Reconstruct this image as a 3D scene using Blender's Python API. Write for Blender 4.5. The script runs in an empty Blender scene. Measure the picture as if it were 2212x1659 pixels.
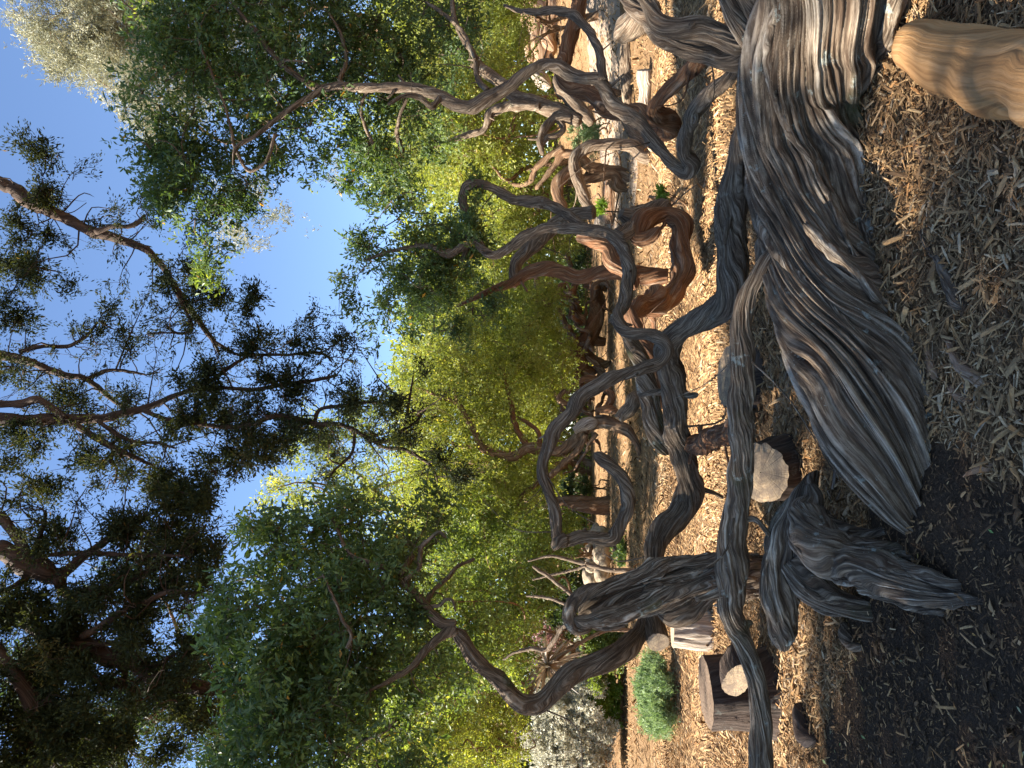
import bpy, math
import numpy as np
from mathutils import Vector, Matrix
R_ = math.radians
sc = bpy.context.scene
COL = sc.collection
# ------------------------------------------------------------------ camera (phone held sideways: world up points to picture left)
FPX = 1536.0; PW, PH = 2212.0, 1659.0; EYE = 1.5
PITCH = math.atan(134/1536.0)
cp, sp = math.cos(PITCH), math.sin(PITCH)
FW = np.array([0, cp, sp]); AX = np.array([0, sp, -cp]); AY = np.array([1.0, 0, 0]); CAM = np.array([0, 0, EYE])
cam = bpy.data.objects.new('camera', bpy.data.cameras.new('camera'))
COL.objects.link(cam); sc.camera = cam
cam.data.sensor_width = 36; cam.data.lens = 36*FPX/PW; cam.data.clip_start = 0.05; cam.data.clip_end = 3000
m = Matrix.Identity(4)
for i in range(3):
    m[i][0] = AX[i]; m[i][1] = AY[i]; m[i][2] = -FW[i]; m[i][3] = CAM[i]
cam.matrix_world = m
# ------------------------------------------------------------------ sky, sun, exposure
SUN_EL, SUN_AZ = R_(44), R_(-98)          # azimuth from +Y towards +X
sdir = Vector((math.sin(SUN_AZ)*math.cos(SUN_EL), math.cos(SUN_AZ)*math.cos(SUN_EL), math.sin(SUN_EL)))
w = bpy.data.worlds.new('World'); sc.world = w; w.use_nodes = True
nt = w.node_tree; bg = nt.nodes['Background']
sky = nt.nodes.new('ShaderNodeTexSky'); sky.sky_type = 'NISHITA'; sky.sun_disc = False
sky.sun_elevation = SUN_EL; sky.sun_rotation = SUN_AZ
sky.air_density = 0.9; sky.dust_density = 0.0; sky.ozone_density = 2.6; sky.altitude = 1500
nt.links.new(sky.outputs[0], bg.inputs[0]); bg.inputs[1].default_value = 0.075
sl = bpy.data.lights.new('sun', 'SUN'); sl.energy = 5.0; sl.angle = R_(0.5); sl.color = (1.0, 0.93, 0.82)
so = bpy.data.objects.new('sun', sl); COL.objects.link(so)
so.rotation_euler = sdir.to_track_quat('Z', 'Y').to_euler()
vs = sc.view_settings; vs.view_transform = 'Standard'; vs.look = 'None'; vs.exposure = 2.2; vs.gamma = 1.0
cy = sc.cycles; cy.max_bounces = 7; cy.diffuse_bounces = 4; cy.glossy_bounces = 2; cy.transmission_bounces = 4
cy.sample_clamp_indirect = 6.0; cy.caustics_reflective = False; cy.caustics_refractive = False

# ------------------------------------------------------------------ helpers
def P(X, Y, d):
    return CAM + d*(FW + (X-1106)/FPX*AX + (829.5-Y)/FPX*AY)
ORG = {'R1':(1106,0),'R2':(1106,553),'R3':(1106,1106),'R4':(1659,0),'R5':(1659,553),'R6':(1659,1106),
       'C1':(0,0),'C2':(0,553),'C3':(0,1106),'C4':(553,0),'C5':(553,553),'C6':(553,1106)}
def path(*chunks):
    """chunks: ('R1', [(x,y,r[,d])...]); d interpolated between the points that give it"""
    out = []
    for t, pts in chunks:
        ox, oy = ORG[t]
        for p in pts:
            out.append([ox+p[0]/3, oy+p[1]/3, p[2]/3, p[3] if len(p) > 3 else np.nan])
    a = np.array(out, float)
    k = np.arange(len(a)); ok = ~np.isnan(a[:, 3])
    a[:, 3] = np.interp(k, k[ok], a[ok, 3])
    c = np.array([P(*q) for q in a[:, [0, 1, 3]]])
    return c, a[:, 2]*a[:, 3]/FPX
class SN:                                                        # cheap smooth noise: a sum of sines
    def __init__(s, seed, n=8, f=1.0):
        g = np.random.default_rng(seed); s.k = g.normal(0, 1, (n, 3))*f*1.6; s.p = g.uniform(0, 6.28, n); s.n = n
    def __call__(s, x, y, z):
        o = 0
        for k, p in zip(s.k, s.p): o = o + np.sin(k[0]*x + k[1]*y + k[2]*z + p)
        return o/math.sqrt(s.n/2)/1.6
_tn = [SN(11, 8, .5), SN(12, 8, 2.2), SN(13, 8, 7)]
TRK = np.array([P(X, Y, d)[:2] for X, Y, d in ((1800, -330, 2.9), (1800, -40, 3.2), (1740, 180, 3.6), (1748, 450, 3.7), (1815, 690, 3.42), (1908, 940, 3.2), (1960, 1060, 3.15))])
def terrain(x, y):
    x = np.asarray(x, float); y = np.asarray(y, float)
    q = np.clip(y-9, 0, 34)
    z = 0.0011*q*q + 0.035*_tn[0](x, y, 0) + 0.014*_tn[1](x, y, 0) + .005*_tn[2](x, y, 0)
    md = np.full(np.broadcast(x, y).shape, 9.0)
    for a, b in zip(TRK[:-1], TRK[1:]):
        e = b-a; t = np.clip(((x-a[0])*e[0]+(y-a[1])*e[1])/(e@e), 0, 1); md = np.minimum(md, np.hypot(x-a[0]-t*e[0], y-a[1]-t*e[1]))
    z = z + (.055+.03*_tn[1](x, y, 4))*np.exp(-((md-.16)/.17)**2)
    S_ = lambda t: np.clip(t, 0, 1)**2*(3-2*np.clip(t, 0, 1))
    z = z + 1.6*S_((y-14)/9)*S_((x-6)/6)
    z = z + 0.02*np.clip(x-3, 0, 12)*np.clip((y-6)/6, 0, 1)
    return z
def ground_at(X, Y):
    dv = FW + (X-1106)/FPX*AX + (829.5-Y)/FPX*AY
    t = np.linspace(.5, 60, 6000); p = CAM + t[:, None]*dv
    i = np.argmax(p[:, 2] < terrain(p[:, 0], p[:, 1]))
    q = p[i]; q[2] = float(terrain(q[0], q[1])); return q
def mk(name, V, Q=None, T=None, mat=None, parent=None, attrs=None, smooth=True):
    V = np.asarray(V, np.float32)
    if parent is not None: V = V - np.array(parent.location, np.float32)
    me = bpy.data.meshes.new(name)
    me.vertices.add(len(V)); me.vertices.foreach_set('co', V.ravel())
    Q = np.zeros((0, 4), np.int32) if Q is None else np.asarray(Q, np.int32).reshape(-1, 4)
    T = np.zeros((0, 3), np.int32) if T is None else np.asarray(T, np.int32).reshape(-1, 3)
    me.loops.add(Q.size+T.size); me.loops.foreach_set('vertex_index', np.concatenate([Q.ravel(), T.ravel()]))
    me.polygons.add(len(Q)+len(T))
    me.polygons.foreach_set('loop_start', np.concatenate([np.arange(len(Q))*4, Q.size+np.arange(len(T))*3]).astype(np.int32))
    me.update(calc_edges=True)
    if smooth: me.polygons.foreach_set('use_smooth', np.ones(len(Q)+len(T), bool))
    else: me.polygons.foreach_set('use_smooth', np.zeros(len(Q)+len(T), bool))
    for k, a in (attrs or {}).items():
        a = np.asarray(a, np.float32)
        at = me.attributes.new(k, 'FLOAT_VECTOR' if a.ndim == 2 else 'FLOAT', 'POINT')
        at.data.foreach_set('vector' if a.ndim == 2 else 'value', a.ravel())
    if mat: me.materials.append(mat)
    o = bpy.data.objects.new(name, me); COL.objects.link(o)
    if parent is not None: o.parent = parent
    return o
def thing(name, label, cat, loc, group=None):
    o = bpy.data.objects.new(name, None); COL.objects.link(o); o.empty_display_size = .2
    o.location = [float(v) for v in loc]; o['label'] = label; o['category'] = cat
    if group: o['group'] = group
    return o
def tag(o, label, cat, group=None, kind=None):
    if label: o['label'] = label
    if cat: o['category'] = cat
    if group: o['group'] = group
    if kind: o['kind'] = kind
    return o
def on_ground(p): return (p[0], p[1], float(terrain(p[0], p[1])))
class Geo:                                                       # gathers pieces of ONE part
    def __init__(s): s.V = []; s.Q = []; s.T = []; s.A = {}; s.n = 0
    def add(s, V, Q=None, T=None, **at):
        if Q is not None and len(Q): s.Q.append(np.asarray(Q)+s.n)
        if T is not None and len(T): s.T.append(np.asarray(T)+s.n)
        s.V.append(V); s.n += len(V)
        for k, a in at.items(): s.A.setdefault(k, []).append(a)
        return s
    def build(s, name, mat, parent=None, smooth=True):
        if not s.V: return None
        return mk(name, np.concatenate(s.V), np.concatenate(s.Q) if s.Q else None, np.concatenate(s.T) if s.T else None,
                  mat, parent, {k: np.concatenate(a) for k, a in s.A.items()}, smooth)
def spline(c, r, step):
    d = np.linalg.norm(np.diff(c, axis=0), axis=1); t = np.concatenate([[0], np.cumsum(np.maximum(d, 1e-4))])
    n = max(4, int(t[-1]/step)); s = np.linspace(0, t[-1], n+1)
    a = np.column_stack([c, r]); tg = np.zeros_like(a)
    sl_ = np.diff(a, axis=0)/np.diff(t)[:, None]
    tg[0] = sl_[0]; tg[-1] = sl_[-1]
    if len(a) > 2:
        h = np.diff(t); tg[1:-1] = (sl_[:-1]*h[1:, None]+sl_[1:]*h[:-1, None])/(h[:-1]+h[1:])[:, None]
    i = np.clip(np.searchsorted(t, s, side='right')-1, 0, len(t)-2)
    h = (t[i+1]-t[i]); u = ((s-t[i])/h)[:, None]; h = h[:, None]
    o = (2*u**3-3*u**2+1)*a[i]+(u**3-2*u**2+u)*h*tg[i]+(-2*u**3+3*u**2)*a[i+1]+(u**3-u**2)*h*tg[i+1]
    return o[:, :3], np.maximum(o[:, 3], .002), s
CREST = []
def tube(c, r, seg=None, step=None, flute=((7, .10), (13, .07), (23, .045)), twist=1.0, lump=.10, wob=.15, seed=0,
         tip=True, butt=False, cut=0, oval=0.0, warp=.35, fibre=.03, pw=.75, knots=.16, crest=None):
    """one swept, fluted, twisted limb. tip: rounded end. returns V,Q,T,bark,centres"""
    rm = float(np.mean(r))
    if seg is None: seg = int(np.clip(2*math.pi*rm/(.0065 if np.mean(np.asarray(c)[:, 1]) < 6.5 else .011), 14, 150))
    if step is None: step = max(.012, 2*math.pi*rm/seg*1.3)
    C, Rr, S = spline(np.asarray(c, float), np.asarray(r, float), step)
    n = len(C); g = SN(seed*7+1, 6, 1.0)
    sn = S/max(rm, .01)
    for a in range(3): C[:, a] += wob*rm*g(sn*.35, a*5.1, 0)*np.minimum(1, np.minimum(S, S[-1]-S)/(3*rm))
    Tn = np.gradient(C, axis=0); Tn /= np.linalg.norm(Tn, axis=1)[:, None]+1e-9
    u = np.cross(Tn[0], [0.3, .2, .93]); u /= np.linalg.norm(u); U = [u]
    for i in range(1, n):
        u = u - Tn[i]*np.dot(u, Tn[i]); u = u/(np.linalg.norm(u)+1e-9); U.append(u)
    U = np.array(U); W = np.cross(Tn, U)
    th = np.linspace(0, 2*math.pi, seg, endpoint=False)[None, :]; s2 = sn[:, None]
    ct, st = np.cos(th), np.sin(th)
    n1, n2, n3, n4 = SN(seed*7+2, 8, 1), SN(seed*7+3, 8, 1), SN(seed*7+4, 6, 1), SN(seed*7+5, 8, 2.2)
    n5, n6 = SN(seed*7+6, 10, 1), SN(seed*7+8, 14, 1)
    tw = th + twist*.16*s2 + warp*n1(ct*1.0, st*1.0, s2*.28) + .06*n4(ct*1.2, st*1.2, s2*.6)
    D = 0
    for j, (k, A) in enumerate(flute):
        ph = np.random.default_rng(seed*31+j).uniform(0, 6)
        D = D + A*(.7+.5*n3(ct, st, s2*.3+j*9))*(np.abs(np.sin(k*tw/2+ph+.55*n5(ct*1.6, st*1.6, s2*.3+j*7)))**pw-.70)
    if fibre: D = D + fibre*n6(np.cos(tw)*9, np.sin(tw)*9, s2*.35) + fibre*.6*n6(np.cos(tw)*19+5, np.sin(tw)*19, s2*.8)
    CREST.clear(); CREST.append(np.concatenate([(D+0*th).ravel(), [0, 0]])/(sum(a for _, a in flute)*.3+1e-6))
    rad = Rr[:, None]*(1+D+.07*n3(0*th, 0*th+4, s2*.7)+lump*n2(ct*.9, st*.9, s2*.45)+oval*np.cos(2*th+twist*.16*s2))
    if tip and not cut:
        e = np.sqrt(np.clip((S[-1]-S)/(1.1*Rr+1e-4), 0, 1))[:, None]; rad = rad*np.maximum(e, .05)
    gk = np.random.default_rng(seed*13+5); Lr = S[-1]/max(rm, .01)
    for q in range(int(min(26, Lr*knots))):
        s0, t0, wk, hk = gk.uniform(0, Lr), gk.uniform(0, 6.28), gk.uniform(.25, .6), gk.uniform(.08, .30)
        dth = (th-t0+math.pi) % (2*math.pi)-math.pi
        e2 = (dth/wk)**2+((s2-s0)/(wk*1.5))**2; rad = rad*(1+hk*(np.exp(-e2)-.8*np.exp(-e2*7)))
    if butt:
        rad = rad*(1+.5*np.exp(-S/(2.2*rm)))[:, None]
    V = C[:, None, :]+rad[..., None]*(ct[..., None]*U[:, None, :]+st[..., None]*W[:, None, :])
    bark = np.stack([np.cos(tw)*rm+0*s2, np.sin(tw)*rm+0*s2, S[:, None]+0*th], -1)
    i = np.arange(n-1)[:, None]; j = np.arange(seg)[None, :]; jn = (j+1) % seg
    Q = np.stack([i*seg+j, i*seg+jn, (i+1)*seg+jn, (i+1)*seg+j], -1).reshape(-1, 4)
    V = V.reshape(-1, 3); bark = bark.reshape(-1, 3)
    V = np.vstack([V, C[0], C[-1]]); bark = np.vstack([bark, [0, 0, 0], [0, 0, S[-1]]])
    jj = np.arange(seg); a = n*seg
    T = np.concatenate([np.stack([np.full(seg, a), (jj+1) % seg, jj], -1), np.stack([np.full(seg, a+1), (n-1)*seg+jj, (n-1)*seg+(jj+1) % seg], -1)])
    return V, Q, T, bark, C
def tube_part(name, c, r, mat, parent, **k):
    V, Q, T, b, C = tube(c, r, **k)
    o = mk(name, V, Q, T, mat, parent, {'bark': b, 'crest': CREST[0]}); return o, C
# ------------------------------------------------------------------ materials
def nodes(name):
    mt = bpy.data.materials.new(name); mt.use_nodes = True; t = mt.node_tree
    return mt, t, t.nodes['Principled BSDF'], t.nodes['Material Output']
def N(t, kind, **kw):
    n = t.nodes.new('ShaderNode'+kind)
    for k, v in kw.items(): setattr(n, k, v)
    return n
def ramp(t, src, stops):
    r = N(t, 'ValToRGB'); e = r.color_ramp.elements
    while len(e) < len(stops): e.new(.5)
    for q, (p, c) in zip(e, stops): q.position = p; q.color = (*c, 1)
    t.links.new(src, r.inputs[0]); return r.outputs[0]
def noise(t, vec, scale, detail=6, rough=.6, dist=0.0):
    n = N(t, 'TexNoise'); n.inputs['Scale'].default_value = scale; n.inputs['Detail'].default_value = detail
    n.inputs['Roughness'].default_value = rough; n.inputs['Distortion'].default_value = dist
    if vec is not None: t.links.new(vec, n.inputs['Vector'])
    return n.outputs[0]
def vmul(t, src, v):
    q = N(t, 'VectorMath', operation='MULTIPLY'); q.inputs[1].default_value = v; t.links.new(src, q.inputs[0]); return q.outputs[0]
def mixc(t, fac, a, b):
    q = N(t, 'Mix', data_type='RGBA')
    for s, v in ((0, fac), (6, a), (7, b)):
        if hasattr(v, 'is_linked'): t.links.new(v, q.inputs[s])
        else: q.inputs[s].default_value = v if s == 0 else (*v, 1)
    return q.outputs[2]
def attr(t, name, out): 
    a = N(t, 'Attribute'); a.attribute_name = name; return a.outputs[out]
def bark_mat(name, dark, mid, light, k=60, red=None, redamt=.5, moss=0.0, lichen=0.0, bump=.012, along=.05, bleach=0.0):
    mt, t, b, o = nodes(name)
    v = attr(t, 'bark', 'Vector')
    f1 = noise(t, vmul(t, v, (k, k, k*along)), 1.0, 7, .62, .4)
    f2 = noise(t, vmul(t, v, (k*.28, k*.28, k*along*.5)), 1.0, 5, .6)
    tc = N(t, 'TexCoord').outputs['Object']
    big = noise(t, tc, 2.2, 5, .6)
    c = ramp(t, f1, [(.34, dark), (.49, mid), (.66, light)])
    if red is not None:
        rf = ramp(t, f2, [(.5-.18*redamt-.05, (0, 0, 0)), (.5+.25-.18*redamt, (1, 1, 1))])
        q = N(t, 'Math', operation='MULTIPLY'); q.inputs[1].default_value = redamt; t.links.new(rf, q.inputs[0])
        c = mixc(t, q.outputs[0], c, red)
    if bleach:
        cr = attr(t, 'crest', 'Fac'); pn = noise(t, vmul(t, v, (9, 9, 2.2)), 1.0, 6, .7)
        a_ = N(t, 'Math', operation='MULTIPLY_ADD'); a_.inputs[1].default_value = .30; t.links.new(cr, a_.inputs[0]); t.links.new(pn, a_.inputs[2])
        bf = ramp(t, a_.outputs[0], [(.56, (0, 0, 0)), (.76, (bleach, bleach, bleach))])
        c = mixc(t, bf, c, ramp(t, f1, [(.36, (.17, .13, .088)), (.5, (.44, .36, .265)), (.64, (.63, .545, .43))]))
    if moss:
        mf = ramp(t, big, [(.66-.1*moss, (0, 0, 0)), (.74, (1, 1, 1))]); c = mixc(t, mf, c, (.035, .045, .012))
    if lichen:
        lf = ramp(t, noise(t, tc, 9, 6, .7), [(.61, (0, 0, 0)), (.67, (lichen, lichen, lichen))]); c = mixc(t, lf, c, (.40, .44, .38))
    t.links.new(c, b.inputs['Base Color']); b.inputs['Roughness'].default_value = .82
    b.inputs['Specular IOR Level'].default_value = .25
    f3 = noise(t, vmul(t, v, (k*3, k*3, k*.35)), 1.0, 4, .6)
    rn = N(t, 'TexNoise'); rn.noise_type = 'RIDGED_MULTIFRACTAL'; rn.inputs['Scale'].default_value = 1; rn.inputs['Detail'].default_value = 3; rn.inputs['Distortion'].default_value = .6
    t.links.new(vmul(t, v, (k*.8, k*.8, k*.07)), rn.inputs['Vector'])
    rm_ = N(t, 'MapRange'); rm_.inputs[1].default_value = .9; rm_.inputs[2].default_value = 2.2; rm_.inputs[3].default_value = 0; rm_.inputs[4].default_value = -1.1; t.links.new(rn.outputs[0], rm_.inputs[0])
    h = N(t, 'Math', operation='MULTIPLY_ADD'); h.inputs[1].default_value = .7; t.links.new(f3, h.inputs[0]); t.links.new(f1, h.inputs[2])
    bp = N(t, 'Bump'); bp.inputs['Strength'].default_value = .9; bp.inputs['Distance'].default_value = bump
    h2 = N(t, 'Math', operation='ADD'); t.links.new(h.outputs[0], h2.inputs[0]); t.links.new(rm_.outputs[0], h2.inputs[1]); t.links.new(h2.outputs[0], bp.inputs['Height']); t.links.new(bp.outputs[0], b.inputs['Normal'])
    return mt
M = {}
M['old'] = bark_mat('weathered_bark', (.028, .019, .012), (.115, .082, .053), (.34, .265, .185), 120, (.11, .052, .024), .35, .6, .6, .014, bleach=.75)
M['limb'] = bark_mat('limb_bark', (.028, .019, .012), (.115, .082, .053), (.30, .23, .16), 140, (.115, .056, .026), .35, .15, .15, .012, bleach=.25)
M['redbark'] = bark_mat('reddish_bark', (.03, .018, .011), (.13, .066, .031), (.29, .17, .09), 120, (.20, .066, .02), .55, 0, 0, .014, bleach=.25)
M['farbark'] = bark_mat('background_bark', (.04, .026, .016), (.14, .085, .047), (.30, .20, .12), 50, (.20, .08, .028), .4, 0, 0, .02, bleach=.25)
M['pale'] = bark_mat('bleached_wood', (.09, .068, .05), (.29, .235, .18), (.55, .48, .39), 75, (.2, .11, .055), .3, .2, .2, .014)
M['cyp'] = bark_mat('cypress_bark', (.016, .011, .008), (.045, .03, .02), (.09, .06, .042), 40, (.085, .034, .016), .4, 0, 0, .02)
M['smooth'] = bark_mat('debarked_wood', (.19, .095, .036), (.31, .17, .067), (.43, .26, .125), 45, (.13, .066, .028), .4, 0, 0, .005, .025)
M['agedshadeface'] = bark_mat('aged_shaded_sawn_face', (.05, .034, .022), (.11, .075, .05), (.18, .13, .09), 50, (.12, .07, .04), .4, 0, 0, .006, 1.0)  # weathered brown, with the shade on this stump top darkened into the colour
M['darkbark'] = bark_mat('dark_stump_bark', (.018, .013, .010), (.055, .040, .030), (.12, .09, .07), 75, (.07, .035, .022), .4, 0, .15, .016)
M['driftwood'] = bark_mat('driftwood', (.09, .055, .03), (.30, .195, .115), (.58, .46, .33), 40, (.24, .1, .04), .6, 0, 0, .02)
def cut_mat():
    mt, t, b, o = nodes('sawn_wood')
    v = attr(t, 'bark', 'Vector'); ln = N(t, 'VectorMath', operation='LENGTH'); t.links.new(v, ln.inputs[0])
    nz = noise(t, v, 9, 5, .6)
    q = N(t, 'Math', operation='MULTIPLY_ADD'); q.inputs[1].default_value = .06; t.links.new(nz, q.inputs[0]); t.links.new(ln.outputs[1], q.inputs[2])
    s = N(t, 'Math', operation='MULTIPLY'); s.inputs[1].default_value = 330; t.links.new(q.outputs[0], s.inputs[0])
    si = N(t, 'Math', operation='SINE'); t.links.new(s.outputs[0], si.inputs[0])
    rr = N(t, 'MapRange'); rr.inputs[1].default_value = -1; t.links.new(si.outputs[0], rr.inputs[0])
    c = ramp(t, rr.outputs[0], [(0, (.46, .31, .16)), (1, (.60, .43, .25))])
    st = ramp(t, noise(t, v, 14, 6, .7), [(.42, (1, 1, 1)), (.62, (0, 0, 0))])
    c = mixc(t, st, c, (.24, .17, .11))
    nv = N(t, 'VectorMath', operation='NORMALIZE'); t.links.new(v, nv.inputs[0]); ck = noise(t, nv.outputs[0], 4.5, 2, .5)
    cf = ramp(t, ck, [(.485, (0, 0, 0)), (.497, (1, 1, 1)), (.503, (1, 1, 1)), (.515, (0, 0, 0))]); c = mixc(t, cf, c, (.06, .04, .025))
    gy = ramp(t, noise(t, v, 5, 5, .7), [(.45, (0, 0, 0)), (.65, (.5, .5, .5))]); c = mixc(t, gy, c, (.25, .20, .14))
    t.links.new(c, b.inputs['Base Color']); b.inputs['Roughness'].default_value = .85
    bp = N(t, 'Bump'); bp.inputs['Distance'].default_value = .004; t.links.new(nz, bp.inputs['Height']); t.links.new(bp.outputs[0], b.inputs['Normal'])
    return mt
M['cut'] = cut_mat()
def leaf_mat(name, stops, trans=.42, tcol=(1.0, 1.0, .35), spec=.35, rough=.45):
    mt, t, b, o = nodes(name)
    c = ramp(t, attr(t, 'lv', 'Fac'), stops)
    t.links.new(c, b.inputs['Base Color']); b.inputs['Roughness'].default_value = rough; b.inputs['Specular IOR Level'].default_value = spec
    tr = N(t, 'BsdfTranslucent'); g = N(t, 'Mix', data_type='RGBA', blend_type='MULTIPLY'); g.inputs[0].default_value = 1
    t.links.new(c, g.inputs[6]); g.inputs[7].default_value = (*tcol, 1)
    t.links.new(g.outputs[2], tr.inputs[0])
    mx = N(t, 'MixShader'); mx.inputs[0].default_value = trans
    t.links.new(b.outputs[0], mx.inputs[1]); t.links.new(tr.outputs[0], mx.inputs[2]); t.links.new(mx.outputs[0], o.inputs[0])
    return mt
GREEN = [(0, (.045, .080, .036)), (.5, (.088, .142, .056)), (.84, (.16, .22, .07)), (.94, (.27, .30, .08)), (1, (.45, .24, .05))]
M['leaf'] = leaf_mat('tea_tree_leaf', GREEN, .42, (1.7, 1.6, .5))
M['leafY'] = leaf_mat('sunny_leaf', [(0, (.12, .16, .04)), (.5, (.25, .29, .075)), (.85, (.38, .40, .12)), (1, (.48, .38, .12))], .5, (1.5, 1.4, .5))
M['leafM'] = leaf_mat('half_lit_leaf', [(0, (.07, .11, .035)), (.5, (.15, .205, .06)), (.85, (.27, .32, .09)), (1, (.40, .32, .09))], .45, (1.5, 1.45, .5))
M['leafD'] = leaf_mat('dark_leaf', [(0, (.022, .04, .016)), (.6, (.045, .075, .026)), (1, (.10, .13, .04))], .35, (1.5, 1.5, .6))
M['cypleaf'] = leaf_mat('cypress_leaf', [(0, (.016, .024, .013)), (.6, (.034, .045, .020)), (.9, (.07, .075, .028)), (1, (.14, .10, .04))], .3, (1.7, 1.5, .6), .1, .7)
M['silver'] = leaf_mat('silvery_leaf', [(0, (.14, .15, .10)), (.5, (.30, .30, .21)), (1, (.50, .48, .36))], .3, (1.1, 1.05, .8), .2)
M['fluff'] = leaf_mat('grey_white_leaf', [(0, (.36, .35, .27)), (.5, (.58, .56, .46)), (1, (.72, .69, .58))], .25, (1, 1, .9), .1, .7)
M['sage'] = leaf_mat('sage_leaf', [(0, (.11, .18, .07)), (.5, (.23, .31, .15)), (1, (.38, .45, .28))], .35, (1.1, 1.15, .7), .2)
M['lime'] = leaf_mat('lime_leaf', [(0, (.09, .16, .02)), (.6, (.19, .28, .04)), (1, (.3, .36, .08))], .45, (1.3, 1.4, .5))
M['pink'] = leaf_mat('pink_flower', [(0, (.09, .13, .04)), (.5, (.20, .13, .09)), (.75, (.45, .24, .24)), (1, (.55, .35, .36))], .35, (1.2, 1, 1))
M['blade'] = leaf_mat('dry_blade', [(0, (.12, .08, .05)), (.5, (.27, .2, .14)), (1, (.5, .42, .34))], .15, (1, 1, .8), .4)
# ------------------------------------------------------------------ setting: ground, path
SOIL = np.array([ground_at(X, Y)[:2] for X, Y in ((2205, 1030), (2060, 960), (1950, 985), (1890, 1080), (1862, 1200), (1838, 1330), (1822, 1500), (1790, 1570), (1775, 1655))]
                + [[-3.2, 3.3], [-9, 3.0], [-9, -4], [.6, -4]] )
def poly_sd(px, py, poly):
    """signed distance, positive inside"""
    d = np.full(px.shape, 1e9); ins = np.zeros(px.shape, bool); k = len(poly)
    for i in range(k):
        a, b = poly[i], poly[(i+1) % k]; e = b-a
        t = np.clip(((px-a[0])*e[0]+(py-a[1])*e[1])/(e@e), 0, 1)
        d = np.minimum(d, np.hypot(px-a[0]-t*e[0], py-a[1]-t*e[1]))
        c = ((a[1] > py) != (b[1] > py)) & (px < (b[0]-a[0])*(py-a[1])/(b[1]-a[1]+1e-12)+a[0]); ins ^= c
    return np.where(ins, d, -d)
def soil_mask(x, y):
    return np.clip((poly_sd(x, y, SOIL)+.05*_tn[2](x, y, 0)+.06*_tn[1](x*2, y*2, 3))/.10+.5, 0, 1)
g = np.sinh(np.linspace(-6.2, 6.2, 460)); gx = g/g[-1]*260; gy = g/g[-1]*260+3.5
XX, YY = np.meshgrid(gx, gy); ZZ = terrain(XX, YY)
fine = SN(77, 12, 30); ZZ = ZZ + .004*fine(XX, YY, 0)*(np.hypot(XX, YY-3.5) < 9)
nn = 460; i, j = np.meshgrid(np.arange(nn-1), np.arange(nn-1), indexing='ij')
Qg = np.stack([i*nn+j, i*nn+j+1, (i+1)*nn+j+1, (i+1)*nn+j], -1).reshape(-1, 4)
def ground_mat():
    mt, t, b, o = nodes('mulch_ground')
    pc = N(t, 'NewGeometry').outputs['Position']
    n1 = noise(t, pc, 38, 6, .7); n2 = noise(t, vmul(t, pc, (1, 1, 1)), 1.3, 5, .6)
    vo = N(t, 'TexVoronoi'); vo.inputs['Scale'].default_value = 55; t.links.new(pc, vo.inputs['Vector'])
    a = ramp(t, n1, [(.3, (.05, .03, .016)), (.5, (.18, .105, .05)), (.68, (.36, .225, .11)), (.8, (.47, .33, .19))])
    a2 = ramp(t, n1, [(.35, (.14, .085, .045)), (.65, (.44, .29, .16))])
    a = mixc(t, ramp(t, n2, [(.4, (0, 0, 0)), (.65, (.6, .6, .6))]), a, a2)
    s = ramp(t, noise(t, pc, 70, 6, .75), [(.35, (.034, .022, .014)), (.6, (.075, .05, .031)), (.76, (.17, .11, .066))])
    c = mixc(t, attr(t, 'soil', 'Fac'), a, s)
    t.links.new(c, b.inputs['Base Color']); b.inputs['Roughness'].default_value = .95; b.inputs['Specular IOR Level'].default_value = .1
    bp = N(t, 'Bump'); bp.inputs['Distance'].default_value = .03; t.links.new(n1, bp.inputs['Height']); t.links.new(bp.outputs[0], b.inputs['Normal'])
    return mt
gr = mk('ground', np.stack([XX, YY, ZZ], -1).reshape(-1, 3), Qg, None, ground_mat(), None, {'soil': soil_mask(XX, YY).ravel()})
gr['kind'] = 'structure'
def gravel_mat():
    mt, t, b, o = nodes('gravel')
    pc = N(t, 'NewGeometry').outputs['Position']
    n1 = noise(t, pc, 60, 5, .75); n2 = noise(t, pc, 2.5, 4, .6)
    a = ramp(t, n1, [(.32, (.13, .095, .07)), (.5, (.27, .205, .15)), (.72, (.42, .34, .26))])
    c = mixc(t, ramp(t, n2, [(.45, (0, 0, 0)), (.7, (.5, .5, .5))]), a, (.24, .17, .115))
    t.links.new(c, b.inputs['Base Color']); b.inputs['Roughness'].default_value = .95
    bp = N(t, 'Bump'); bp.inputs['Distance'].default_value = .02; t.links.new(n1, bp.inputs['Height']); t.links.new(bp.outputs[0], b.inputs['Normal'])
    return mt
def strip(name, L, mat, dz=.012, nacr=14):
    """a winding sheet between a left and a right edge, laid on the terrain"""
    L = np.array(L, float); a = np.column_stack([L, np.zeros(len(L))])
    A, _, _ = spline(np.column_stack([L[:, 0], L[:, 1], 0*L[:, 0]]), np.ones(len(L)), .25)
    B, _, _ = spline(np.column_stack([L[:, 2], L[:, 3], 0*L[:, 0]]), np.ones(len(L)), .25)
    k = len(A); B = B[np.linspace(0, len(B)-1, k).astype(int)]
    u = np.linspace(0, 1, nacr)[None, :, None]; G = A[:, None, :2]*(1-u)+B[:, None, :2]*u
    z = terrain(G[..., 0], G[..., 1])+dz
    e = np.minimum(u[0, :, 0], 1-u[0, :, 0]); z = z - .03*(e < .03)[None, :]
    V = np.concatenate([G, z[..., None]], -1).reshape(-1, 3)
    i, j = np.meshgrid(np.arange(k-1), np.arange(nacr-1), indexing='ij')
    Q = np.stack([i*nacr+j, i*nacr+j+1, (i+1)*nacr+j+1, (i+1)*nacr+j], -1).reshape(-1, 4)
    o = mk(name, V, Q, None, mat); o['kind'] = 'structure'; return o
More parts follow.
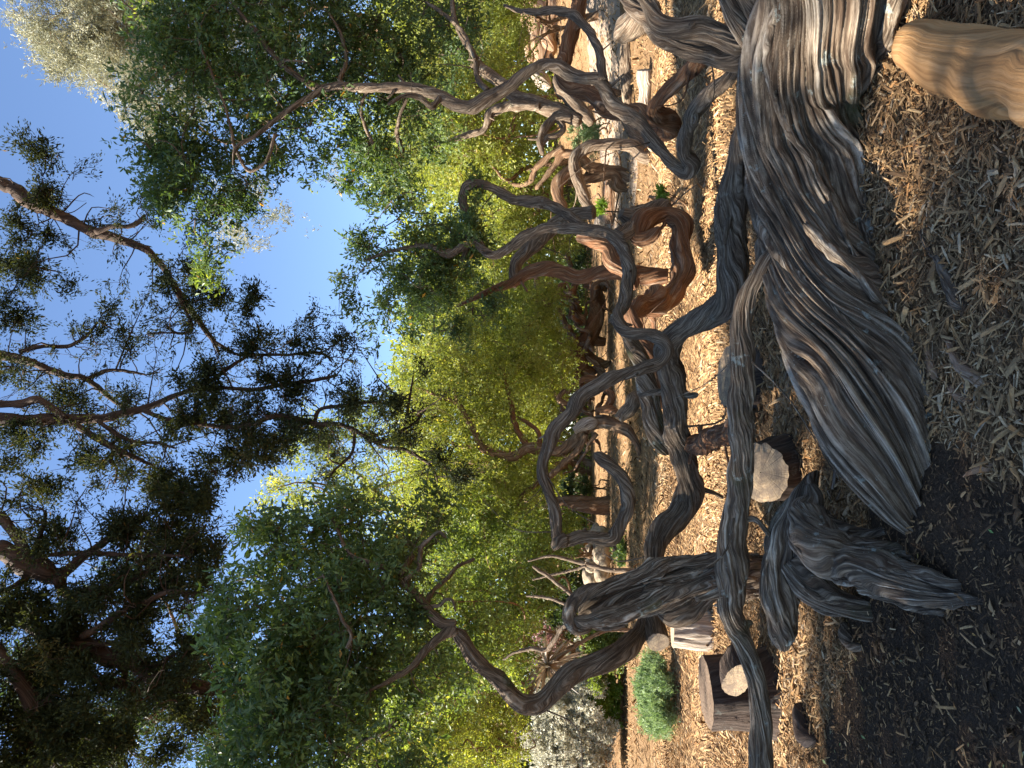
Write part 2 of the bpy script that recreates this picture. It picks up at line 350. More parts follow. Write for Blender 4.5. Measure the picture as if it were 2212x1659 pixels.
NE = [(1352, -160), (1342, 20), (1345, 100), (1350, 200), (1378, 300), (1384, 390), (1352, 480), (1330, 560)]; FE = [(1262, -160), (1262, 20), (1264, 100), (1275, 200), (1288, 300), (1300, 390), (1308, 480), (1312, 560)]
strip('gravel_path', [tuple(ground_at(*a)[:2])+tuple(ground_at(*b)[:2]) for a, b in zip(NE, FE)], gravel_mat())
# ------------------------------------------------------------------ wood chips
rng = np.random.default_rng(5)
def chips(n, x, y, l, wd, cv, tilt=.35, lift=.018, seed=1):
    g_ = np.random.default_rng(seed)
    yaw = g_.uniform(0, 2*math.pi, n); ti = g_.normal(0, tilt, n); ro = g_.normal(0, .45, n)
    ax = np.stack([np.cos(yaw)*np.cos(ti), np.sin(yaw)*np.cos(ti), np.sin(ti)], -1)
    sd = np.stack([-np.sin(yaw)*np.cos(ro), np.cos(yaw)*np.cos(ro), np.sin(ro)], -1)
    up = np.cross(ax, sd)
    z = terrain(x, y)+g_.uniform(.002, lift, n)+np.abs(np.sin(ti))*l*.35
    c = np.stack([x, y, z], -1)
    th = np.clip(wd*.35, .002, .012)
    e1, e2 = g_.uniform(.3, 1, n), g_.uniform(.1, .9, n); off = g_.normal(0, .25, n)
    def pt(a, b, h): return c+ax*(a*l)[:, None]+sd*(b*wd)[:, None]+up*(h*th)[:, None]
    one = np.ones(n)
    V = np.stack([pt(-.5*one, -.5*e1, 0*one), pt(.5*one, -.5*e2+off*.3, 0*one), pt(.5*one, .5*e2+off*.3, 0*one), pt(-.5*one, .5*e1, 0*one),
                  pt(-.42*one, .1*e1+off*.2, one), pt(.1*off, off*.4-.3, one*1.0), pt(.40*one, .1*e2, one), pt(-.1*off, off*.4+.3, one)], 1)
    b = (np.arange(n)*8)[:, None]
    Q = np.concatenate([b+np.array([[4, 5, 6, 7]]), b+np.array([[0, 1, 6, 5]]), b+np.array([[2, 3, 4, 7]])]).reshape(-1, 4)
    T = np.concatenate([b+np.array([[0, 5, 4]]), b+np.array([[2, 7, 6]]), b+np.array([[1, 2, 6]]), b+np.array([[3, 0, 4]])]).reshape(-1, 3)
    return V.reshape(-1, 3), Q, T, np.repeat(cv, 8)
def chip_mat():
    mt, t, b, o = nodes('wood_chip')
    c = ramp(t, attr(t, 'cv', 'Fac'), [(0, (.05, .028, .013)), (.22, (.17, .095, .042)), (.45, (.35, .21, .092)), (.62, (.48, .32, .155)), (.76, (.42, .20, .068)), (.88, (.60, .44, .255)), (1, (.32, .25, .17))])
    n1 = noise(t, N(t, 'NewGeometry').outputs['Position'], 90, 3, .6)
    c = mixc(t, ramp(t, n1, [(.35, (.45, .45, .45)), (.6, (0, 0, 0))]), c, (.12, .08, .05))
    t.links.new(c, b.inputs['Base Color']); b.inputs['Roughness'].default_value = .85; b.inputs['Specular IOR Level'].default_value = .2
    return mt
M['chip'] = chip_mat()
def sample(n, y0, y1, pw, xs, seed):
    g_ = np.random.default_rng(seed); u = g_.uniform(0, 1, n)
    y = (y0**pw+u*(y1**pw-y0**pw))**(1/pw); x = g_.uniform(-1, 1, n)*(xs*y+.5); return x, y
cg = Geo()
for (n, y0, y1, l0, sd_) in ((95000, 1.7, 6.2, .034, 1), (85000, 5.0, 13.0, .055, 2), (24000, 11.5, 30, .10, 3)):
    x, y = sample(n, y0, y1, 1.5, .66, sd_)
    s = soil_mask(x, y); keep = rng.uniform(0, 1, n) > s*.97
    x, y = x[keep], y[keep]; k = len(x)
    l = l0*np.minimum(np.exp(rng.normal(0, .45, k)), 2.6); wd = l*rng.uniform(.08, .30, k)
    V, Q, T, cv = chips(k, x, y, l, wd, np.clip(rng.beta(1.7, 1.7, k)+.12*_tn[1](x, y, 5), 0, 1), seed=sd_)
    cg.add(V, Q, T, cv=cv)
x, y = sample(2600, 1.7, 5.5, 1.5, .66, 9); l = np.minimum(.075*np.exp(rng.normal(0, .35, 2600)), .12)
keep = soil_mask(x, y) < .3; x, y, l = x[keep], y[keep], l[keep]
V, Q, T, cv = chips(len(x), x, y, l, l*rng.uniform(.10, .28, len(x)), rng.beta(3, 2, len(x)), .25, .03, 9); cg.add(V, Q, T, cv=cv)
x, y = sample(60000, 1.6, 7, 1.5, .66, 14); keep = soil_mask(x, y) < .5; x, y = x[keep], y[keep]; k = len(x); l = .017*np.exp(rng.normal(0, .6, k))
V, Q, T, cv = chips(k, x, y, l, l*rng.uniform(.1, .5, k), np.clip(rng.beta(1.4, 2.2, k), 0, 1), .4, .026, 15); cg.add(V, Q, T, cv=cv)
x, y = sample(300, 1.8, 7, 1.5, .6, 16); keep = soil_mask(x, y) < .3; x, y = x[keep], y[keep]; k = len(x); l = np.minimum(.12*np.exp(rng.normal(0, .3, k)), .15)
V, Q, T, cv = chips(k, x, y, l, l*rng.uniform(.04, .10, k), np.clip(rng.beta(2, 4, k), 0, 1), .16, .03, 17); cg.add(V, Q, T, cv=cv)
x, y = sample(7000, 1.7, 8, 1.5, .66, 18); keep = soil_mask(x, y) < .3; x, y = x[keep], y[keep]; k = len(x); l = np.minimum(.075*np.exp(rng.normal(0, .35, k)), .14)
V, Q, T, cv = chips(k, x, y, l, l*rng.uniform(.04, .11, k), np.clip(rng.beta(2.2, 2, k), 0, 1), .22, .03, 19); cg.add(V, Q, T, cv=cv)
cg.build('wood_chips', M['chip'], None, False)['kind'] = 'stuff'
x, y = sample(60000, 1.6, 6.0, 1.5, .66, 21)
keep = soil_mask(x, y) > .2; x, y = x[keep], y[keep]; k = len(x)
l = .016*np.exp(rng.normal(0, .5, k))
V, Q, T, cv = chips(k, x, y, l, l*rng.uniform(.12, .5, k), np.clip(rng.beta(1.0, 6, k), 0, 1), .3, .006, 22)
mk('soil_crumbs', V, Q, T, M['chip'], None, {'cv': cv}, False)['kind'] = 'stuff'
# ------------------------------------------------------------------ foliage
def leaf_geo(p, ax, L, Wd, g_, flat=.5):
    n = len(p)
    nr = g_.normal(0, 1, (n, 3)); nr[:, 2] += flat*2
    sd = np.cross(ax, nr); sd /= np.linalg.norm(sd, axis=1)[:, None]+1e-9
    nm = np.cross(sd, ax)
    l = (L*np.exp(g_.normal(0, .25, n)))[:, None]; w_ = l*(Wd/L)*.5*g_.uniform(.75, 1.25, n)[:, None]
    V = np.stack([p, p+ax*l*.55+sd*w_+nm*w_*.35, p+ax*l+nm*l*g_.normal(0, .12, (n, 1)), p+ax*l*.55-sd*w_+nm*w_*.35], 1).reshape(-1, 3)
    return V, np.arange(n*4).reshape(-1, 4)
def rdir(n, g_, up=0.0):
    v = g_.normal(0, 1, (n, 3)); v[:, 2] += up; return v/np.linalg.norm(v, axis=1)[:, None]
def sprig_leaves(c, d, nl, sl_, L, Wd, g_, spread=.9, tone=None):
    n = len(c); f = g_.uniform(0, 1, (n, nl, 1))
    p = c[:, None, :]+d[:, None, :]*(f-.3)*sl_+g_.normal(0, .012*sl_/.12, (n, nl, 3))
    ax = d[:, None, :]*1.0+g_.normal(0, spread, (n, nl, 3)); ax /= np.linalg.norm(ax, axis=2)[..., None]
    V, Q = leaf_geo(p.reshape(-1, 3), ax.reshape(-1, 3), L, Wd, g_)
    t = g_.beta(2.2, 2.6, n*nl) if tone is None else np.clip(np.repeat(tone, nl)+g_.normal(0, .14, n*nl), 0, 1)
    t = np.where(g_.uniform(0, 1, n*nl) < .005, 1.0, np.minimum(t, .93))
    return V, Q, np.repeat(t, 4)
def blob_pts(blobs, dens, g_, shell=.55, cl=.17, mincl=5, per=13):
    """blobs: (X,Y,rX,rY,d,rd,weight). returns sprig centres, clump centres, tone"""
    out = []; cc = []; tn = []
    for (X, Y, rX, rY, d, rd, wt) in blobs:
        c = P(X, Y, d); a, b = rX*d/FPX, rY*d/FPX
        area = rX*rY/10000.0; k = int(dens*DENS*area*wt)
        if k < 1: continue
        nc = max(mincl, int(k/per)); u = rdir(nc, g_)*(g_.uniform(0, 1, nc)**shell)[:, None]
        ce = c+u[:, :1]*a*AX+u[:, 1:2]*b*AY+u[:, 2:]*rd*FW
        wgt = g_.gamma(2.2, 1, nc); idx = g_.choice(nc, k, p=wgt/wgt.sum())
        sg = cl*(a+b)/2*g_.uniform(.5, 1.7, nc)[idx][:, None]
        e = ce[idx]+rdir(k, g_)*(g_.uniform(0, 1, (k, 1))**.45)*2.0*sg*np.array([1, 1, .8])
        out.append(e); cc.append(ce); tn.append(np.clip(g_.normal(.45, .16, nc)[idx], 0, 1))
    return np.concatenate(out), np.concatenate(cc), np.concatenate(tn)
def twig_geo(frm, to, r0, g_, sag=.12):
    n = len(frm); k = 6; t = np.linspace(0, 1, k)[None, :, None]
    L = np.linalg.norm(to-frm, axis=1)[:, None, None]
    c = frm[:, None]*(1-t)+to[:, None]*t + np.sin(t*3.14159)*g_.normal(0, sag, (n, 1, 3))*L+np.sin(t*6.283)*g_.normal(0, sag*.5, (n, 1, 3))*L
    tg = np.gradient(c, axis=1); tg /= np.linalg.norm(tg, axis=2)[..., None]+1e-9
    u = np.cross(tg, [.31, .42, .85]); u /= np.linalg.norm(u, axis=2)[..., None]+1e-9; v = np.cross(tg, u)
    r = (np.asarray(r0)*np.ones(n))[:, None, None]*(1-.75*t)
    s = 4; V = np.stack([c+r*(math.cos(a)*u+math.sin(a)*v) for a in (0, 1.5708, 3.1416, 4.7124)], 2)
    b = (np.arange(n)*k*s)[:, None, None]; i = np.arange(k-1)[None, :, None]; j = np.arange(s)[None, None, :]
    Q = np.stack([b+i*s+j, b+i*s+(j+1) % s, b+(i+1)*s+(j+1) % s, b+(i+1)*s+j], -1).reshape(-1, 4)
    bark = np.stack([0*t+0*r+r*math.cos(a)*np.ones_like(t) for a in (0, 1.57, 3.14, 4.71)], 2)
    bk = np.concatenate([bark, bark*0.7, np.repeat((t*L)[:, :, None], 4, 2)], -1)
    return V.reshape(-1, 3), Q, bk.reshape(-1, 3)
def nearest(pts, tgt):
    out = np.empty_like(tgt); dm = np.empty(len(tgt))
    for a in range(0, len(tgt), 400):
        D = np.linalg.norm(tgt[a:a+400, None]-pts[None], axis=2); i = D.argmin(1); out[a:a+400] = pts[i]; dm[a:a+400] = D.min(1)
    return out, dm
DENS = 3.6
def crown(root, blobs, dens, mat, bmat, limbs, nl=12, sl_=.13, L=.026, Wd=.010, up=.3, seed=1, shell=.55, cl=.17, tw=.006, maxd=2.0, spread=.9, name='crown', dm_=1.0, twn=4, per=13):
    g_ = np.random.default_rng(seed)
    c, cc, tn = blob_pts(blobs, dens*dm_, g_, shell, cl, 5, per)
    V, Q, t = sprig_leaves(c, rdir(len(c), g_, up), nl, sl_, L, Wd, g_, spread, tn)
    mk(name, V, Q, None, mat, root, {'lv': t}, False)
    if limbs is not None and len(limbs):
        pts = np.concatenate(limbs)[::6]
        f, dm = nearest(pts, cc); od = np.argsort(dm); done = []
        for q in od:
            if done:
                dq = np.linalg.norm(cc[done]-cc[q], axis=1); w_ = dq.argmin()
                if dq[w_] < dm[q]*.92: f[q] = cc[done[w_]]; dm[q] = dq[w_]
            if dm[q] < maxd: done.append(q)
        k = dm < maxd
        ge = Geo(); V, Q, b = twig_geo(f[k], cc[k], tw*(1+dm[k]), g_); ge.add(V, Q, None, bark=b)
        # twiglets from clumps to sprigs
        sub = g_.choice(len(c), min(len(c), twn*len(cc)), replace=False)
        f2, d2 = nearest(cc, c[sub]); k2 = d2 < .8
        V, Q, b = twig_geo(f2[k2], c[sub][k2], tw*.45, g_); ge.add(V, Q, None, bark=b)
        ge.build('branchwork', bmat, root)['kind'] = 'stuff'
# ================================================================== the old tea tree lying across the foreground
def D(*pts): return path(('C1', [(p[0]*3, p[1]*3, p[2]*3)+tuple(p[3:]) for p in pts]))       # picture coordinates of the whole photo
def braid(ge, c, r, n, twist, seed, step=.011, seg=26, rs=(.10, .22), s0=(0, .25), s1=(.75, 1.0), out=.90, arc=None):
    """rope-like strands that wind along a limb, each a fluted tube of its own width"""
    g_ = np.random.default_rng(seed); C, Rr, S = spline(np.asarray(c, float), np.asarray(r, float), .025); k = len(C)
    Tn = np.gradient(C, axis=0); Tn /= np.linalg.norm(Tn, axis=1)[:, None]+1e-9
    u = np.cross(Tn[0], [.3, .2, .93]); u /= np.linalg.norm(u); U = [u]
    for i in range(1, k):
        u = u-Tn[i]*np.dot(u, Tn[i]); u = u/np.linalg.norm(u); U.append(u)
    U = np.array(U); W = np.cross(Tn, U); sn = S/np.mean(Rr); big = SN(seed+77, 8, 1)
    for q in range(n):
        th = 2*math.pi*(q+g_.normal(0, .22))/n if arc is None else arc[0]+(arc[1]-arc[0])*(q+.5+g_.normal(0, .2))/n
        a = th-twist*.16*sn-(.34*big(sn*.3, math.cos(th), math.sin(th)))-.06*SN(seed*50+q, 6, 1)(sn*.5, 0, 0)
        w_ = g_.uniform(*rs)*(1+.35*SN(seed*60+q, 6, 1)(sn*.35, 3, 0)); o_ = out+.07*SN(seed*70+q, 6, 1)(sn*.4, 0, 2)+g_.normal(0, .04)
        i0 = int(g_.uniform(*s0)*k); i1 = min(k, max(i0+8, int(g_.uniform(*s1)*k))); i0 = max(0, min(i0, i1-8)); sl2 = slice(i0, i1); e = np.linspace(0, 1, i1-i0)
        w2 = np.clip(w_[sl2], .04, 1)*(np.minimum(1, np.minimum(e/.12+.25, (1-e)/.12+.3))); inn = .16*np.exp(-e/.05)*(i0 > 0)+.14*np.exp(-(1-e)/.05)
        cc = C[sl2]+(Rr[sl2]*(o_[sl2]-inn))[:, None]*(np.cos(a[sl2])[:, None]*U[sl2]+np.sin(a[sl2])[:, None]*W[sl2])
        V, Q, T, b, _ = tube(cc[::3], (Rr[sl2]*w2)[::3], seg=seg, step=step, flute=((4, .16), (7, .14), (11, .07)), twist=g_.normal(0, .8), lump=.16, wob=.12, seed=seed*90+q, warp=.5, fibre=.03, pw=.9, oval=.12, knots=.05)
        ge.add(V, Q, T, bark=b+np.array([q*.37, q*.21, 0]), crest=CREST[0]*.8+.15)
c, r = D((1800, -330, 190, 2.9), (1815, -160, 175, 3.05), (1800, -40, 160, 3.2), (1765, 70, 150, 3.4), (1732, 180, 122, 3.6), (1735, 320, 124, 3.72), (1748, 450, 116, 3.7),
         (1770, 575, 112, 3.58), (1815, 690, 116, 3.42), (1872, 820, 124, 3.28), (1908, 940, 116, 3.2), (1942, 1035, 92, 3.17), (1975, 1110, 62, 3.15), (2000, 1170, 30, 3.15))
tea = thing('tea_tree', 'old tea tree with a massive twisted fluted grey trunk lying low across the foreground', 'tree', on_ground(P(1880, 560, 3.5)))
tl = []
gt = Geo(); V, Q, T, bk_, C = tube(c, r, seg=420, step=.009, flute=((5, .13), (9, .20), (21, .27), (37, .11), (75, .04)), twist=2.0, lump=.08, wob=.05, seed=3, oval=.05, warp=.42, fibre=.022, pw=.85, knots=.2)
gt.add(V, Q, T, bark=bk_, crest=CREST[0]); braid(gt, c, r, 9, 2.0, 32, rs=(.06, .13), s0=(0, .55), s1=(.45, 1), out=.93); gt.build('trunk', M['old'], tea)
tl.append(C)
def rdir1(g_): 
    v = g_.normal(0, 1, 3); return v/np.linalg.norm(v)
def sink(c, r, dz=.13):
    e = c[-1]-c[-2]; e = e/np.linalg.norm(e)*max(.06, r[-2]*1.2); c2 = np.vstack([c, c[-1]+e+[0, 0, -dz]]); r2 = np.append(r, r[-2]*.6); r2[-2] = max(r[-1], r[-2]*.8); return c2, r2
def limb(root, c, r, mat='limb', seed=1, name='limb', keep=None, **k):
    k.setdefault('flute', ((4, .12), (7, .15), (13, .15), (23, .08))); k.setdefault('lump', .12)
    stubs = k.pop('stubs', True)
    if np.mean(np.asarray(c)[:, 1]) > 9 and mat != 'cyp' and k.get('seg', 99) > 9: r = np.asarray(r)*.82
    V, Q, T, b, C = tube(c, r, seed=seed, **k); ge = Geo(); ge.add(V, Q, T, bark=b, crest=CREST[0])
    g_ = np.random.default_rng(seed*17+1); L = np.linalg.norm(np.diff(C, axis=0), axis=1).sum(); rm = float(np.mean(r))
    if stubs and mat != 'smooth':
        for q in range(int(min(14, L/rm/8))):
            i = int(g_.uniform(.08, .92)*len(C)); i = min(max(i, 1), len(C)-2); tg = C[i+1]-C[i-1]; tg /= np.linalg.norm(tg)+1e-9
            d = np.cross(tg, rdir1(g_)); d /= np.linalg.norm(d)+1e-9; d = d+tg*g_.normal(.3, .4); rr = np.interp(i/len(C), np.linspace(0, 1, len(r)), r)
            tn_ = g_.uniform() < .45; ln = rr*(g_.uniform(4, 11) if tn_ else g_.uniform(1.3, 2.6)); sr = rr*(g_.uniform(.05, .1) if tn_ else g_.uniform(.14, .32)); p0 = C[i]+d*rr*.5
            V, Q, T, b, _ = tube(np.array([p0, p0+d*ln*.5+g_.normal(0, .12*ln, 3), p0+d*ln+g_.normal(0, .2*ln, 3)]), np.array([sr*1.5, sr, sr*.7]), seg=8, step=max(.012, ln/8), seed=seed*7+q, cut=int(g_.integers(0, 2)), knots=0, flute=((3, .2),)); ge.add(V, Q, T, bark=b, crest=CREST[0])
    o = ge.build(name, M[mat], root)
    if keep is not None: keep.append(C)
    return o
ge = Geo()
for k, ch in enumerate([[(620, 800, 60, 3.25), (760, 960, 72, 3.15), (900, 1150, 70, 3.08), (1000, 1320, 52, 3.06), (1070, 1440, 24, 3.05)], [(420, 1000, 70, 3.3), (560, 1120, 70, 3.25), (700, 1260, 66, 3.18), (830, 1400, 54, 3.14), (930, 1500, 24, 3.12)],
                        [(330, 980, 50, 3.45), (420, 1130, 52, 3.38), (520, 1260, 50, 3.34), (680, 1430, 44, 3.25), (860, 1600, 18, 3.2)], [(700, 640, 60, 3.3), (840, 790, 66, 3.18), (970, 910, 58, 3.08), (1090, 990, 30, 3.02)], [(240, 880, 46, 3.55), (310, 1000, 44, 3.5), (360, 1130, 40, 3.48), (470, 1300, 34, 3.42), (600, 1400, 18, 3.4)]]):
    c, r = sink(*path(('R5', ch))); V, Q, T, b, _ = tube(c, r, seg=100, step=.011, flute=((5, .16), (11, .22), (19, .12), (33, .05)), twist=1.2, lump=.14, seed=900+k, warp=.5, pw=.9); ge.add(V, Q, T, bark=b, crest=CREST[0]); braid(ge, c, r, 5, 1.2, 40+k, rs=(.14, .28), s0=(0, .3), s1=(.7, 1))
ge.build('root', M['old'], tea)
# long foreground limb
c, r = path(('R2', [(1700, -40, 30, 3.6), (1630, 60, 45, 3.62), (1560, 200, 55), (1500, 400, 65), (1480, 600, 70), (1480, 800, 78, 3.95), (1480, 1000, 78), (1490, 1200, 72), (1478, 1400, 75), (1470, 1600, 80, 4.15)]),
            ('R3', [(1430, 200, 92), (1425, 400, 94, 4.2), (1420, 550, 88), (1445, 680, 75), (1480, 780, 62, 4.35), (1520, 900, 62), (1560, 1050, 66), (1590, 1200, 66, 4.3), (1610, 1400, 62), (1600, 1600, 72), (1590, 1800, 72, 4.2), (1600, 2200, 75, 4.1)]))
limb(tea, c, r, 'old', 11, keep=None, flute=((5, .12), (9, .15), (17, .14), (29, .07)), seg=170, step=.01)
# limb going back and left, up into the left crown
c, r = path(('R1', [(1500, 800, 40, 3.95), (1470, 930, 55), (1430, 1080, 66, 4.2), (1420, 1200, 78), (1425, 1400, 88), (1430, 1600, 90, 4.5)]),
            ('R2', [(1420, 60, 88), (1405, 200, 86), (1385, 290, 82, 4.7), (1320, 360, 76), (1200, 425, 70), (1080, 485, 72), (1015, 560, 78, 5.2), (1005, 660, 76), (1030, 800, 75), (1045, 950, 72), (1060, 1100, 68), (1090, 1250, 68, 5.8), (1130, 1400, 74), (1155, 1500, 78), (1130, 1600, 80, 5.9)]),
            ('R3', [(1080, 25, 72), (1000, 95, 76), (945, 180, 62, 5.8), (925, 270, 50), (915, 400, 46), (900, 550, 46), (885, 690, 52, 5.5), (845, 785, 57), (780, 850, 58), (700, 905, 58), (560, 970, 58, 5.1), (420, 1040, 60), (280, 1150, 60), (140, 1240, 60, 4.9), (60, 1235, 54), (0, 1190, 50)]),
            ('C6', [(1600, 1110, 48), (1500, 1020, 45), (1400, 920, 45, 4.8), (1340, 820, 42), (1285, 755, 46)]))
r = r*1.08
limb(tea, c, r, 'limb', 12, keep=tl, step=.02)
for k, ch in enumerate([
    [(1290, 760, 40, 4.8), (1200, 800, 32), (1100, 890, 26), (1000, 1010, 20), (850, 1100, 14), (700, 1180, 8, 4.6)],
    [(1290, 745, 40, 4.8), (1200, 715, 35), (1130, 640, 30), (1050, 550, 25), (980, 480, 24), (920, 400, 24), (820, 350, 18), (740, 330, 12), (600, 260, 8, 4.9)],
    [(940, 400, 22, 4.8), (1000, 300, 20), (1060, 220, 14, 5.0)],
    [(970, 440, 18, 4.8), (1050, 370, 15), (1080, 220, 15), (1130, 170, 13), (1190, 130, 12), (1235, 170, 9, 4.8)],
    [(1100, 600, 18, 4.85), (1140, 520, 15), (1240, 430, 14), (1300, 360, 13), (1420, 300, 10, 5.3)],
    [(1110, 610, 14, 4.85), (1190, 605, 12), (1230, 570, 10), (1270, 570, 9), (1295, 650, 6, 4.7)],
    [(740, 330, 14, 4.8), (620, 280, 12), (500, 60, 9), (430, -40, 6, 5)],
    [(590, 880, 14, 4.3), (620, 800, 13), (560, 700, 11), (520, 590, 10), (430, 400, 6, 4.3)],
    [(900, 1340, 22, 5.0), (850, 1400, 18), (700, 1480, 14), (560, 1620, 10, 5.0)],
    [(480, 1100, 14, 4.6), (470, 1300, 16), (450, 1420, 16), (560, 1560, 10, 4.5)]]):
    c, r = path(('C6', ch)); limb(tea, c, r, 'limb', 20+k, keep=tl, seg=14)
# reddish fork between the two big limbs
c, r = path(('R2', [(1500, 1060, 60, 4.25), (1400, 1140, 68, 4.6), (1300, 1190, 70), (1200, 1225, 66, 5.6), (1120, 1225, 50, 6.0)]))
limb(tea, c, r, 'redbark', 31)
# right-hand limbs
c, r = path(('R1', [(1560, 330, 50, 3.7), (1480, 430, 42, 3.9), (1380, 530, 45), (1290, 600, 46), (1200, 685, 48, 4.5), (1150, 780, 48), (1120, 900, 48), (1128, 1000, 52, 4.95), (1170, 1065, 54), (1140, 1120, 48), (1060, 1085, 45), (980, 990, 42, 5.1), (900, 890, 46), (820, 800, 48), (740, 735, 52), (660, 680, 48, 5.2), (610, 585, 45), (560, 520, 42), (470, 510, 38), (380, 480, 42), (300, 430, 42), (220, 415, 36, 5.3), (130, 440, 32), (50, 500, 35), (0, 550, 36)]),
            ('C4', [(1600, 585, 40), (1500, 640, 42), (1400, 690, 40, 5.4), (1290, 680, 38), (1190, 620, 36), (1080, 580, 34), (900, 570, 32), (700, 565, 30), (550, 560, 28), (430, 570, 25, 5.5), (330, 530, 22), (200, 440, 20), (100, 340, 18), (0, 200, 14)]), ('C1', [(1600, 130, 12), (1450, -40, 6, 5.6)]))
limb(tea, c, r, 'limb', 41, keep=tl, step=.018)
for k, (t, ch) in enumerate([
    ('C4', [(440, 575, 22, 5.5), (330, 640, 19), (230, 700, 18), (100, 800, 15), (-10, 885, 13), (-130, 960, 11), (-150, 1070, 6, 5.3)]),
    ('R1', [(590, 530, 36, 5.2), (578, 410, 30), (545, 280, 30), (480, 180, 28), (400, 100, 28), (280, 70, 26), (130, 80, 22), (50, 70, 16), (-60, 30, 10, 5.6)]),
    ('C4', [(200, 430, 12, 5.5), (180, 405, 10), (330, 400, 6, 5.4)]),
    ('C4', [(560, 560, 16, 5.5), (540, 520, 15), (580, 420, 13), (560, 250, 11), (470, 80, 8, 5.7)]),
    ('C4', [(1190, 640, 20, 5.4), (1140, 690, 20), (1060, 630, 18), (970, 620, 14), (850, 680, 10, 5.2)]),
    ('C4', [(1500, 590, 20, 5.4), (1440, 520, 20), (1420, 380, 19), (1330, 230, 17), (1280, 100, 16), (1270, -20, 14, 5.8)]),
    ('C4', [(1420, 380, 14, 5.5), (1320, 180, 13), (1200, 80, 12), (1100, 10, 8, 5.8)]),
    ('C4', [(-380, 250, 8, 5.4), (-180, 760, 9), (-120, 1000, 11), (-40, 1110, 10), (50, 1060, 10), (130, 860, 12, 5.4)]),
    ('C4', [(950, 980, 14, 6), (915, 880, 14), (930, 760, 11), (980, 640, 8, 5.5)]),
    ('C4', [(770, 960, 10, 5.8), (700, 800, 10), (680, 700, 9), (730, 570, 10, 5.5)])]):
    c, r = path((t, ch)); limb(tea, c, r, 'limb', 50+k, keep=tl, seg=14)
c, r = path(('R1', [(1500, 240, 80, 3.75), (1390, 230, 78, 3.95), (1290, 280, 66, 4.1), (1200, 390, 58), (1100, 500, 50, 4.8), (980, 620, 50), (925, 690, 50), (955, 755, 54, 5.2), (1035, 795, 56), (1045, 855, 52, 5.5), (960, 880, 48), (890, 810, 50), (830, 725, 50, 5.9), (720, 735, 48), (600, 685, 50), (500, 610, 50), (390, 560, 50, 6.3), (315, 490, 42), (335, 400, 48), (370, 250, 48), (415, 100, 46), (440, -60, 44, 6.8)]))
limb(tea, c, r, 'redbark', 61, seg=60)
c, r = path(('R1', [(740, -60, 45, 4.2), (790, 30, 50, 4.1), (870, 100, 58), (930, 200, 60), (1010, 270, 62, 3.95), (1150, 320, 66), (1280, 370, 58), (1390, 405, 52), (1490, 400, 60, 3.75), (1560, 330, 60, 3.7)]))
limb(tea, c, r, 'limb', 62, seg=90)
c, r = path(('R1', [(830, -60, 42, 3.75), (880, 30, 48), (950, 130, 60), (1080, 180, 66), (1220, 185, 68), (1320, 230, 62), (1420, 290, 58), (1520, 330, 60, 3.65)]))
limb(tea, c, r, 'limb', 63, seg=90)
c, r = path(('R1', [(1370, -150, 55, 3.5), (1400, 0, 60), (1450, 110, 62), (1530, 240, 62), (1600, 380, 55, 3.6)]))
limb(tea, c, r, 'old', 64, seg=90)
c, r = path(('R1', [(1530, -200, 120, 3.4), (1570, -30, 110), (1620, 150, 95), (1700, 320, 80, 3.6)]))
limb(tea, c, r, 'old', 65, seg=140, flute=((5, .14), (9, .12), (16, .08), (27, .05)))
# crowns of the old tea tree
LB = [(680, 1130, 110, 75, 4.8, .7, 1), (620, 1250, 110, 105, 4.7, .8, 1), (750, 1250, 125, 115, 4.8, .8, 1), (850, 1180, 105, 85, 5, .7, .9), (600, 1400, 110, 95, 4.5, .8, 1), (760, 1400, 125, 115, 4.7, .8, 1),
      (890, 1330, 80, 85, 5, .7, .6), (700, 1540, 135, 105, 4.4, .8, 1), (560, 1570, 90, 95, 4.4, .7, .9), (860, 1520, 105, 100, 4.8, .7, .75), (500, 1320, 55, 55, 4.4, .5, .8), (950, 1470, 60, 60, 5, .4, .5),
      (930, 1120, 60, 60, 5.2, .4, .6), (560, 1150, 50, 60, 4.6, .4, .8), (640, 1690, 150, 90, 4.2, .7, .8), (850, 1700, 110, 80, 4.4, .7, .7), (480, 1480, 50, 70, 4.3, .5, .5)]
LB = [b_[:4]+(b_[4]+.3,)+b_[5:] for b_ in LB]
crown(tea, LB, 230, M['leaf'], M['limb'], tl, dm_=.34, nl=11, sl_=.17, L=.050, Wd=.018, up=.25, seed=101, shell=.42, cl=.27, tw=.005, maxd=.8)
RB = [(400, 60, 110, 90, 5.6, .8, 1), (520, 120, 135, 125, 5.6, .9, 1), (430, 200, 110, 90, 5.5, .8, 1), (420, 330, 110, 90, 5.4, .7, 1), (480, 410, 90, 65, 5.4, .6, .9), (390, 440, 70, 60, 5.3, .5, .9),
      (445, 530, 62, 55, 5.4, .5, .7), (640, 220, 125, 110, 5.6, .8, 1), (680, 60, 145, 90, 5.8, .9, 1), (800, 110, 115, 115, 5.8, .9, 1), (620, 330, 85, 55, 5.5, .6, .85), (790, 290, 85, 110, 5.7, .7, .9),
      (900, 60, 105, 80, 6, .8, .9), (880, 230, 90, 85, 5.8, .7, .7), (1000, 40, 70, 70, 6.2, .7, .5), (860, 410, 75, 75, 5.9, .6, .9), (950, 490, 75, 55, 6, .5, .8), (800, 540, 50, 65, 5.9, .5, .85),
      (880, 600, 85, 80, 6, .6, 1.1), (960, 650, 65, 75, 6.1, .5, .9), (815, 680, 60, 50, 6, .4, .7), (1010, 560, 45, 55, 6.2, .4, .7), (740, 630, 18, 60, 5.9, .3, .5), (450, -90, 160, 90, 5.6, .9, 1), (700, -100, 200, 100, 5.8, .9, 1),
      (340, 300, 60, 110, 5.2, .4, .5), (330, 420, 28, 40, 5.3, .3, .5)]
